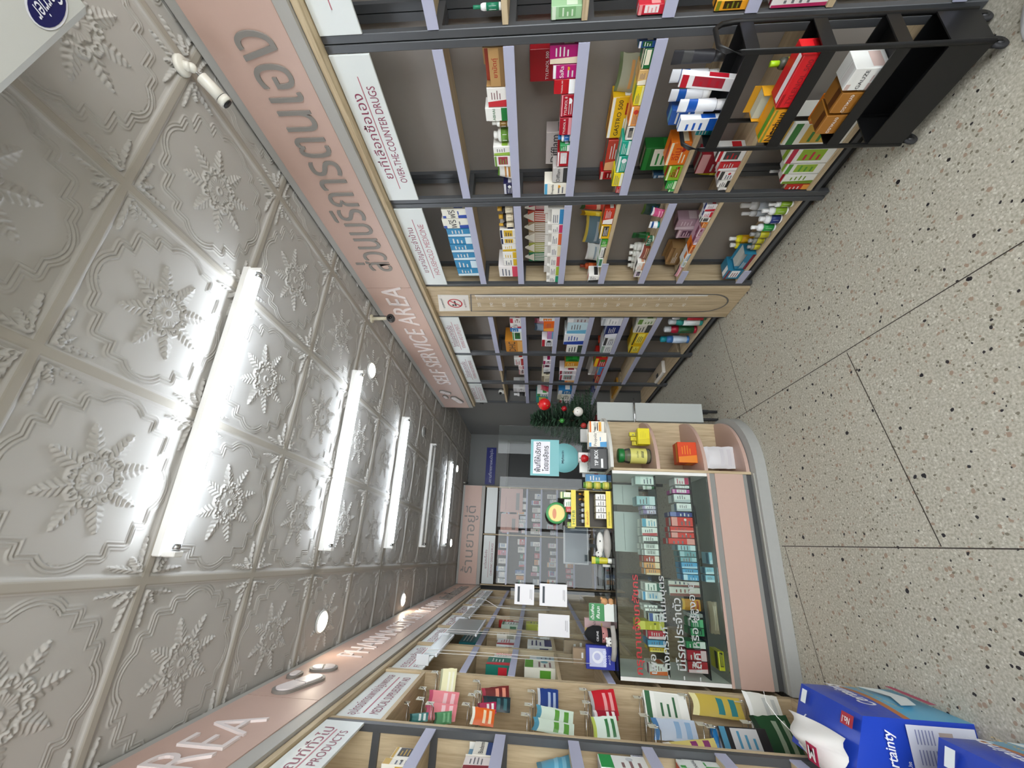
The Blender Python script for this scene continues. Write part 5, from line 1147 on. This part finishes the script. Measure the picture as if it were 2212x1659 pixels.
# ---------------------------------------------------------------- cameras and air conditioner
CAMW = mat('dedbd0', .35)
o = (1.612, .878, ZC-.01); r = thing('bullet_camera', 'white bullet security camera hanging from the ceiling near the air conditioner', 'security camera', o)
z0 = ZC-.010
MB().lathe([(.030, -.018), (.034, -.012), (.034, 0)], CAMW, 1.60, .86, z0, 20).build('base', r, o)
MB().tube([(1.60, .86, z0-.015), (1.605, .868, z0-.03)], .016, CAMW, 12).ball((1.607, .872, z0-.034), .016, CAMW, 10).tube([(1.607, .872, z0-.034), (1.60, .90, z0-.05)], .005, CHROME, 8).build('arm', r, o)
a = Vector((1.60, .90, z0-.05)); d = (Vector((1.555, .975, z0-.115))-a).normalized()
MB().tube([a, a+d*.004, a+d*.04, a+d*.078], .022, CAMW, 18).tube([a+d*.079, a+d*.1], .0245, CAMW, 18).build('body', r, o)
MB().tube([a+d*.077, a+d*.080], .0235, BLACK, 18).tube([a+d*.1005, a+d*.104], .018, BLACK, 18).build('lens', r, o)
o = (1.63, 2.62, ZC-.01); r = thing('dome_arm_camera', 'beige security camera on a short drop arm before the SELF SERVICE lettering', 'security camera', o)
BG = mat('cfc8b0', .45)
MB().lathe([(.03, -.012), (.036, 0)], BG, 1.63, 2.62, z0, 18).build('base', r, o)
MB().tube([(1.63, 2.62, z0-.01), (1.63, 2.615, z0-.12)], .013, BG, 10).tube([(1.63, 2.612, z0-.118), (1.628, 2.60, z0-.14)], .009, BG, 8).tube([(1.655, 2.62, z0-.002), (1.652, 2.618, z0-.12)], .003, BLACK, 6).build('arm', r, o)
MB().tube([(1.627, 2.62, z0-.165), (1.62, 2.585, z0-.168)], .03, mat('3a3a3a', .4), 16).build('body', r, o); MB().tube([(1.6195, 2.584, z0-.168), (1.619, 2.58, z0-.168)], .014, mat('101012', .1), 14).build('lens', r, o)
o = (1.70, 4.1, 0); 
o = (.6, .3, 2.60); r = thing('air_conditioner', 'white ceiling air conditioner with an oval navy logo at the picture corner', 'air conditioner', o)
ACM = mat('c6c7c2', .45)
b = MB(); prof = [(.10, 2.83), (.10, 2.66), (.14, 2.60), (.498, 2.60), (.512, 2.615), (.515, 2.68), (.515, 2.83)]
vs = [(x, y+(x-1.165)*.11, z) for x in (.02, 1.165) for y, z in prof]; n = len(prof)
b.add(vs, [(i, (i+1) % n, (i+1) % n+n, i+n) for i in range(n)]+[tuple(range(n))[::-1], tuple(range(n, 2*n))], ACM); b.build('housing', r, o)
MB().box(.08, 1.10, .20, .30, 2.597, 2.6, mat('5a5c5a', .5)).build('air_outlet', r, o)
b = MB(); b.lathe([(.001, -.0012), (.066, -.0012)], mat('e0e0e8', .3), 1.075, .452, 2.60, 24, 1, .5).lathe([(.001, -.002), (.062, -.002)], mat('1c1e58', .3), 1.075, .452, 2.60, 24, 1, .46); lg = b.build('logo', r, o)
b = MB(); text_mb(b, 'Carrier', mat('e8e8f0', .3), (1.075, .452, 2.5975), (-1, 0, 0), (0, 1, 0), .095, .032, shear=.25); b.build('lettering', lg, o)
MB().tube([(1.165, .42, 2.74), (1.20, .43, 2.74), (1.225, .44, 2.77), (1.23, .45, 2.832)], .022, mat('b8b0a0', .6), 12).tube([(1.165, .30, 2.72), (1.19, .31, 2.72), (1.20, .32, 2.832)], .012, mat('6a6258', .6), 10).build('pipe', r, o)
tag(MB().lathe([(.001, 0), (.05, .0), (.05, .02)], mat('3a3a3c', .4), 1.93, 5.3, 2.30, 18).box(1.89, 2.02, 5.26, 5.34, 2.32, 2.36, mat('3a3a3c', .4), .01).build('wall_speaker'), 'dark rounded box on the wall just past the self service signs', 'speaker')
o = (1.84, 4.80, 1.9455); r = thing('indoor_camera', 'small white round camera on the top shelf of the farthest bay', 'security camera', o)
MB().lathe([(.025, 0), (.028, .01), (.02, .025)], WHITE, 1.87, 4.78, 1.9455, 14).ball((1.87, 4.78, 1.9955), .034, WHITE, 12).build('body', r, o); MB().ball((1.843, 4.76, 1.9985), .018, B1, 10).build('lens', r, o)

# ---------------------------------------------------------------- black wire trolley
BK = mat('141415', .4); c = (1.69, 1.08, 0); r = thing('tiered_trolley', 'black metal three tier trolley in front of the self service shelves', 'trolley', c)
xa, xb, ya, yb = 1.60, 1.765, .90, 1.245
for y in (ya, yb):
    pts = [(xa, y, .055), (xa, y, .84), (xa+.01, y, .885), (xa+.035, y, .91), (xb-.035, y, .91), (xb-.01, y, .885), (xb, y, .84), (xb, y, .055)]
    MB().tube(pts, .0085, BK, 10).build('end_loop', r, c)
def tray(z, hgt, holes, nm):
    b = MB(); b.box(xa, xb, ya, yb, z, z+.004, BK).box(xa-.004, xa, ya, yb, z, z+hgt, BK).box(xb, xb+.004, ya, yb, z, z+hgt, BK).box(xa, xb, ya-.004, ya, z, z+hgt, BK).box(xa, xb, yb, yb+.004, z, z+hgt, BK)
    if holes:
        for i in range(14):
            for j in range(4): b.box(xa+.05+j*.02, xa+.056+j*.02, yb+.0042, yb+.0047, z+.02+(i % 5)*.018, z+.026+(i % 5)*.018, mat('6a6a68'))
    b.build(nm, r, c)
tray(.78, .045, 0, 'tray'); tray(.535, .045, 0, 'tray'); tray(.30, .045, 0, 'tray'); tray(.055, .13, 1, 'basket')
for x in (xa+.012, xb-.012):
    for y in (ya+.012, yb-.012): MB().lathe([(.014, -.009), (.016, 0), (.014, .009)], mat('202022', .5), x, y, .0275, 12, ax='y').box(x-.008, x+.008, y-.012, y+.012, .028, .056, BK).lathe([(.023, -.006), (.0275, -.004), (.0275, .004), (.023, .006)], mat('262628', .7), x, y, .0278, 14, ax='y').build('castor', r, c)
def tg(ty, w, h, d, c1, c2, c3, txt, loc, rz, label, cat='box', tilt=0, roll=0, seed=1, name=None):
    o = good(ty, w, h, d, c1, c2, c3, txt, seed, None, loc, rz, name); o.rotation_euler = (tilt, roll, rz); return tag(o, label, cat, 'goods on the black trolley')
R9 = -math.pi/2
tg('box', .045, .20, .03, 'eceaea', 'b8182c', 'a82838', '', (1.66, 1.04, .79), R9, 'white and crimson carton leaning on the top trolley tray', tilt=-.2, roll=0, seed=0)
tg('tube', .045, .18, .03, 'f0f2f6', 'f0f0f0', '1a56b0', '', (1.66, 1.12, .785), R9, 'blue and white tube pack on the top trolley tray', 'tube', seed=3)
tg('box', .05, .16, .03, 'f0f2f4', '1a56b0', '2a6ac0', '', (1.655, 1.18, .785), R9, 'white carton with blue waves on the top trolley tray', seed=1)
tg('box', .04, .07, .03, '1a9a9c', '106a70', 'e8e8e8', '', (1.68, 1.222, .785), R9, 'teal carton in the far corner of the top trolley tray', seed=2)
tg('box', .17, .085, .09, 'd01c24', 'a01018', 'f0e8e8', 'TYLENOL 500', (1.605, 1.005, .54), R9, 'large red carton with white lettering on the second trolley tray', tilt=.0, seed=4)
tg('box', .13, .075, .08, 'e8a020', '8a8a30', '5a9a30', 'Neobun', (1.61, 1.165, .54), R9, 'orange plaster carton on the second trolley tray', seed=0)
tg('crate', .10, .13, .06, 'e8a828', '5a9a38', 'd8e0d0', '', (1.69, 1.15, .54), R9, 'open orange and green plaster carton behind the others on the trolley', seed=3)
tg('box', .07, .115, .1, 'e4e4e0', 'c8b0a8', 'd0ccc8', 'GAUZE', (1.61, 1.005, .305), R9, 'white carton with brown picture on the third trolley tray', seed=3)
tg('box', .07, .105, .1, 'a06a28', 'e8d8b8', '5a3010', 'ตราหมอ', (1.61, 1.085, .305), R9, 'brown herbal carton, nearer of two on the third trolley tray', seed=2)
tg('box', .07, .105, .1, 'a06a28', 'e8d8b8', '5a3010', 'ตราหมอ', (1.61, 1.165, .305), R9, 'brown herbal carton, farther of two on the third trolley tray', seed=2)
tg('bottle', .04, .12, .04, '4a4a40', '8a8a30', 'a8d020', '', (1.72, 1.02, .541), R9, 'dark bottle with lime cap on the second trolley tray', 'bottle')
tg('box', .10, .08, .035, 'e07818', 'c03818', 'f0c060', '', (1.722, 1.19, .3055), R9, 'orange carton low on the trolley', seed=2)

# ---------------------------------------------------------------- diaper packs at the left
CB_ = mat('2444b4', .28); LBl = mat('5aa8cc', .3); ORG = mat('b8703a', .4)
def pack(name, x0, x1, y0, y1, h, label, foot=0):
    o = ((x0+x1)/2, (y0+y1)/2, foot); r = thing(name, label, 'package', o, 0, 'blue diaper packs at the left')
    nx, ny, nz = 10, 10, 10; rnd = random.Random(int(h*1000))
    SL = .075
    def P(u, v, w):
        bx = .012*math.sin(math.pi*v)*math.sin(math.pi*w); by = .012*math.sin(math.pi*u)*math.sin(math.pi*w); bz = .018*math.sin(math.pi*u)*math.sin(math.pi*v)
        e = .02
        return Vector((x0+(x1-x0)*u+bx*(2*u-1)*1.2, y0+(y1-y0)*v+by*(2*v-1)*1.2, foot+h*w+bz*(w > .5)*(2*w-1)+SL*(1-u)*w))
    b = MB()
    def face_(fn, m, mf=None):
        n = 16; vs = [fn(i/n, j/n) for j in range(n+1) for i in range(n+1)]
        for j in range(n):
            for i in range(n):
                mm = mf(i/n, j/n) if mf else m; a = j*(n+1)+i
                b.add([vs[a], vs[a+1], vs[a+n+2], vs[a+n+1]], [(0, 1, 2, 3)], mm, False)
    face_(lambda u, w: P(1, u, w), None, lambda u, w: ORG if .52 < w < .58 else (CB_ if w >= .56 else LBl))
    face_(lambda u, w: P(1-u, 0, w), CB_); face_(lambda u, w: P(u, 1, w), CB_); face_(lambda u, w: P(0, 1-u, w), CB_); face_(lambda u, v: P(u, v, 1), CB_); face_(lambda u, v: P(u, 1-v, 0), CB_)
    ob = b.build('film_wrap', r, o)
    b = MB(); x = x1+.020; text_mb(b, 'เทปกาว ซึมซับเร็ว', mat('e8c050'), (x, (y0+y1)/2, foot+h*.555), *LW, (y1-y0)*.8, h*.045); text_mb(b, 'Certainty', mat('f2f4fa', .3), (x, (y0+y1)/2, foot+h*.78), *LW, (y1-y0)*.72, h*.19, shear=.2, bold=.015)
    b.add([(x, y0+(y1-y0)*.25, foot+h*.30), (x, y0+(y1-y0)*.5, foot+h*.2), (x, y0+(y1-y0)*.75, foot+h*.30), (x, y0+(y1-y0)*.82, foot+h*.50), (x, y0+(y1-y0)*.5, foot+h*.36), (x, y0+(y1-y0)*.2, foot+h*.48)], [(0, 1, 4, 5), (1, 2, 3, 4)], mat('dfe8ec', .4))
    b.quad((x, y0+(y1-y0)*.3, foot+h*.06), (x, y0+(y1-y0)*.9, foot+h*.06), (x, y0+(y1-y0)*.9, foot+h*.13), (x, y0+(y1-y0)*.3, foot+h*.13), mat('b04060')); b.build('side_print', r, o)
    b = MB(); y = y0-.016; w = x1-x0
    text_mb(b, 'Certainty', mat('f2f4fa', .3), (x0+w*.5, y, foot+h*.83), *FW, w*.72, h*.12, shear=.2, bold=.015)
    b.quad((x0+w*.1, y, foot+h*.05), (x0+w*.95, y, foot+h*.05), (x0+w*.95, y, foot+h*.66), (x0+w*.1, y, foot+h*.66), mat('dde0ec', .4))
    text_mb(b, 'How to Use', mat('f0f0f8'), (x0+w*.3, y, foot+h*.70), *FW, w*.3, h*.035)
    for k in range(3):
        for j in range(6): b.quad((x0+w*(.15+.27*k), y-.001, foot+h*(.58-.03*j)), (x0+w*(.35+.27*k), y-.001, foot+h*(.58-.03*j)), (x0+w*(.35+.27*k), y-.001, foot+h*(.59-.03*j)), (x0+w*(.15+.27*k), y-.001, foot+h*(.59-.03*j)), mat('8a90b8'))
        b.quad((x0+w*(.15+.27*k), y-.001, foot+h*.26), (x0+w*(.33+.27*k), y-.001, foot+h*.26), (x0+w*(.33+.27*k), y-.001, foot+h*.38), (x0+w*(.15+.27*k), y-.001, foot+h*.38), mat('b8a8a0'))
    b.build('instruction_print', r, o)
    b = MB(); z = foot+h+.0195; text_mb(b, 'Certainty', mat('f2f4fa', .3), (x0+w*.50, (y0+y1)/2+.0, z), (0, 1, 0), (-1, 0, 0), (y1-y0)*.66, w*.2, shear=.2, bold=.015)
    text_mb(b, 'No.1', mat('f4f0f0'), (x0+w*.86, y0+(y1-y0)*.13, z+.001), (0, 1, 0), (-1, 0, 0), .035, .02, bold=.02)
    b.v = [(p[0], p[1], p[2]+SL*(1-(p[0]-x0)/w)) for p in b.v]; b.build('top_lettering', r, o); b = MB(); b.quad((x0+w*.78, y0+.012, z-.0005), (x0+w*.78, y0+.07, z-.0005), (x0+w*.96, y0+.07, z-.0005), (x0+w*.96, y0+.012, z-.0005), mat('b02a3a'))
    b.v = [(p[0], p[1], p[2]+SL*(1-(p[0]-x0)/w)) for p in b.v]; b.build('red_badge', r, o); b = MB(); b.quad((x0+w*.75, y1-.07, z-.0005), (x0+w*.97, y1-.07, z-.0005), (x0+w*.97, y1-.04, z-.0005), (x0+w*.75, y1-.04, z-.0005), mat('e8eef2')); b.v = [(p[0], p[1], p[2]+SL*(1-(p[0]-x0)/w)) for p in b.v]; b.build('top_print', r, o)
    return r
pack('diaper_pack', -.722, -.515, 1.70, 2.03, .355, 'tall blue diaper pack nearest the counter plinth, white instruction panel to the camera')
pack('diaper_pack', -.722, -.50, 1.22, 1.52, .27, 'blue diaper pack nearest the camera, cut by the picture edge')
o = (-.66, 1.82, .445); r = thing('paper_bag', 'crumpled white paper bag with a crimson M label on the blue pack', 'bag', o)
b = MB(); nn = 10; vs = []
rnd = random.Random(5)
for j in range(nn+1):
    for i in range(nn+1):
        u, v = i/nn, j/nn; vs.append((-.722+.13*u+.02*v*(1-u), 1.72+.24*v, .452-.3*.13*u+.05*math.sin(math.pi*u)*math.sin(math.pi*v)+.012*math.sin(9*u+4*v)+.045*v*u))
b.add(vs, [(j*(nn+1)+i, j*(nn+1)+i+1, (j+1)*(nn+1)+i+1, (j+1)*(nn+1)+i) for j in range(nn) for i in range(nn)], mat('e8e6e2', .5), True)
bt = [(v[0], v[1], v[2]-.004) for v in vs]; b.add(bt, [((j+1)*(nn+1)+i, (j+1)*(nn+1)+i+1, j*(nn+1)+i+1, j*(nn+1)+i) for j in range(nn) for i in range(nn)], mat('e8e6e2', .5), True)
b.build('sheet', r, o)
b = MB(); b.box(-.69, -.635, 1.745, 1.80, .502, .504, mat('b01a4a', .4)); text_mb(b, 'M', mat('f6f0f0'), (-.662, 1.772, .505), (0, 1, 0), (-1, 0, 0), .035, .04, bold=.03); b.build('label', r, o)
tag(MB().tube([(-.55, 2.02, .52), (-.58, 1.99, .53), (-.62, 1.96, .51), (-.66, 1.93, .475)], .0015, WHITE, 5).build('bag_string'), 'thin pale string sticking out from the white paper bag', 'string')

tag(MB().lathe([(.001, .012), (.17, .012), (.19, .006), (.195, 0.0005)], mat('e4e6ea', .4), 1.56, .69, 0, 32).lathe([(.02, .012), (.02, .3)], CHROME, 1.56, .69, 0, 12).build('fan_base'), 'white round pedestal base on the floor past the trolley corner', 'stand')
o = (.97, 7.12, 2.80); r = thing('corner_camera', 'tiny dark security camera at the ceiling where the far pink fascia ends', 'security camera', o)
MB().tube([(.99, 7.14, 2.835), (.985, 7.12, 2.79)], .012, CAMW, 10).build('mount', r, o); MB().tube([(.985, 7.13, 2.775), (.98, 7.08, 2.77)], .026, mat('3a3a3c', .4), 14).build('body', r, o)

# goods on the curved end shelf
r = thing('storage_jar', 'clear jar with green lid and yellow label on the upper pink tier', 'jar', (.635, 2.86, .6825)); o = (.635, 2.86, .6825)
MB().lathe([(.052, 0), (.056, .01), (.056, .15), (.05, .175), (.046, .185)], glass('jar_plastic', 'dfe3cf', .25, .1), .635, 2.86, .6825, 24).build('body', r, o)
MB().lathe([(.0565, .03), (.0565, .145)], mat('dcd878', .45), .635, 2.86, .6825, 24, caps=False).build('label', r, o)
b = MB(); text_mb(b, 'สมุนไพร', mat('505a30'), (.635, 2.803, .78), *FW, .05, .018)
for k in range(6): b.quad((.61+k*.008, 2.8035, .735), (.616+k*.008, 2.8035, .738), (.62+k*.008, 2.8035, .757), (.614+k*.008, 2.8035, .752), mat('3a4428'))
b.build('print', r, o)
MB().lathe([(.05, .186), (.052, .19), (.052, .222), (.048, .226)], mat('1f7a3a', .4), .635, 2.86, .6825, 24).build('lid', r, o)
MB().lathe([(.045, .004), (.045, .03)], mat('8a7a48', .6), .635, 2.86, .6825, 18).build('contents', r, o)
cbox(.715, .835, 2.815, .085, .05, 'e6d820', 'd8c818', 'f0e860', '', 'bright yellow carton on the upper pink tier beside the jar', z=.6825, seed=3)
for i in range(3): cbox(.72+i*.035, .75+i*.035, 2.875, .115+.008*i, .02, 'd8cc30', 'b8a820', '2a2a20', '', 'yellow black slim pack standing behind the yellow carton, %s from left' % ORD[i+1], 'packet', z=.6825, seed=i)
cbox(.585, .735, 2.80, .13, .10, 'd8481c', 'e88828', 'e8a030', '', 'orange and red carton on the middle pink tier', z=.3675, seed=3)
q = good('pouch', .16, .20, .10, 'd8d6d8', 'cfccd0', 'e0dee0', '', 9, None, (.64, 2.82, .0975)); tag(q, 'crumpled pale grey plastic bag on the lowest pink tier', 'bag')

put(good('pouch', .13, .05, .10, '1e1e20', '26262a', '303034', '', 3, None, (.24, 2.93, .3615)), 'flat black pouch on the floor of the glass case', 'pouch')
put(good('pouch', .16, .09, .10, '8e8478', '9a9288', 'a8a098', '', 4, None, (.08, 2.93, .3615)), 'grey brown wrapped bag on the floor of the glass case', 'bag')
put(good('pouch', .10, .045, .08, '4a4632', '6a6648', '3a3828', '', 6, None, (-.10, 2.92, .3615)), 'olive foil pouch on the floor of the glass case', 'pouch')
for i, (xa, xb, z0, z1) in enumerate(((.50, .92, 1.74, 2.14), (.16, .47, 1.80, 2.12))):
    tag(MB().box(xa, xb, 7.174, 7.178, z0, z1, mat('c9a297', .6)).box(xa+.04, xb-.08, 7.1725, 7.174, z0+.06, z0+.12, mat('8a8480', .6)).box(xa+.04, xb-.15, 7.1725, 7.174, z1-.10, z1-.095, mat('9a7a74', .6)).build('pink_notice_sheet'), ('large' if i == 0 else 'smaller') + ' pink notice sheet taped over the right half of the back cabinet', 'paper')
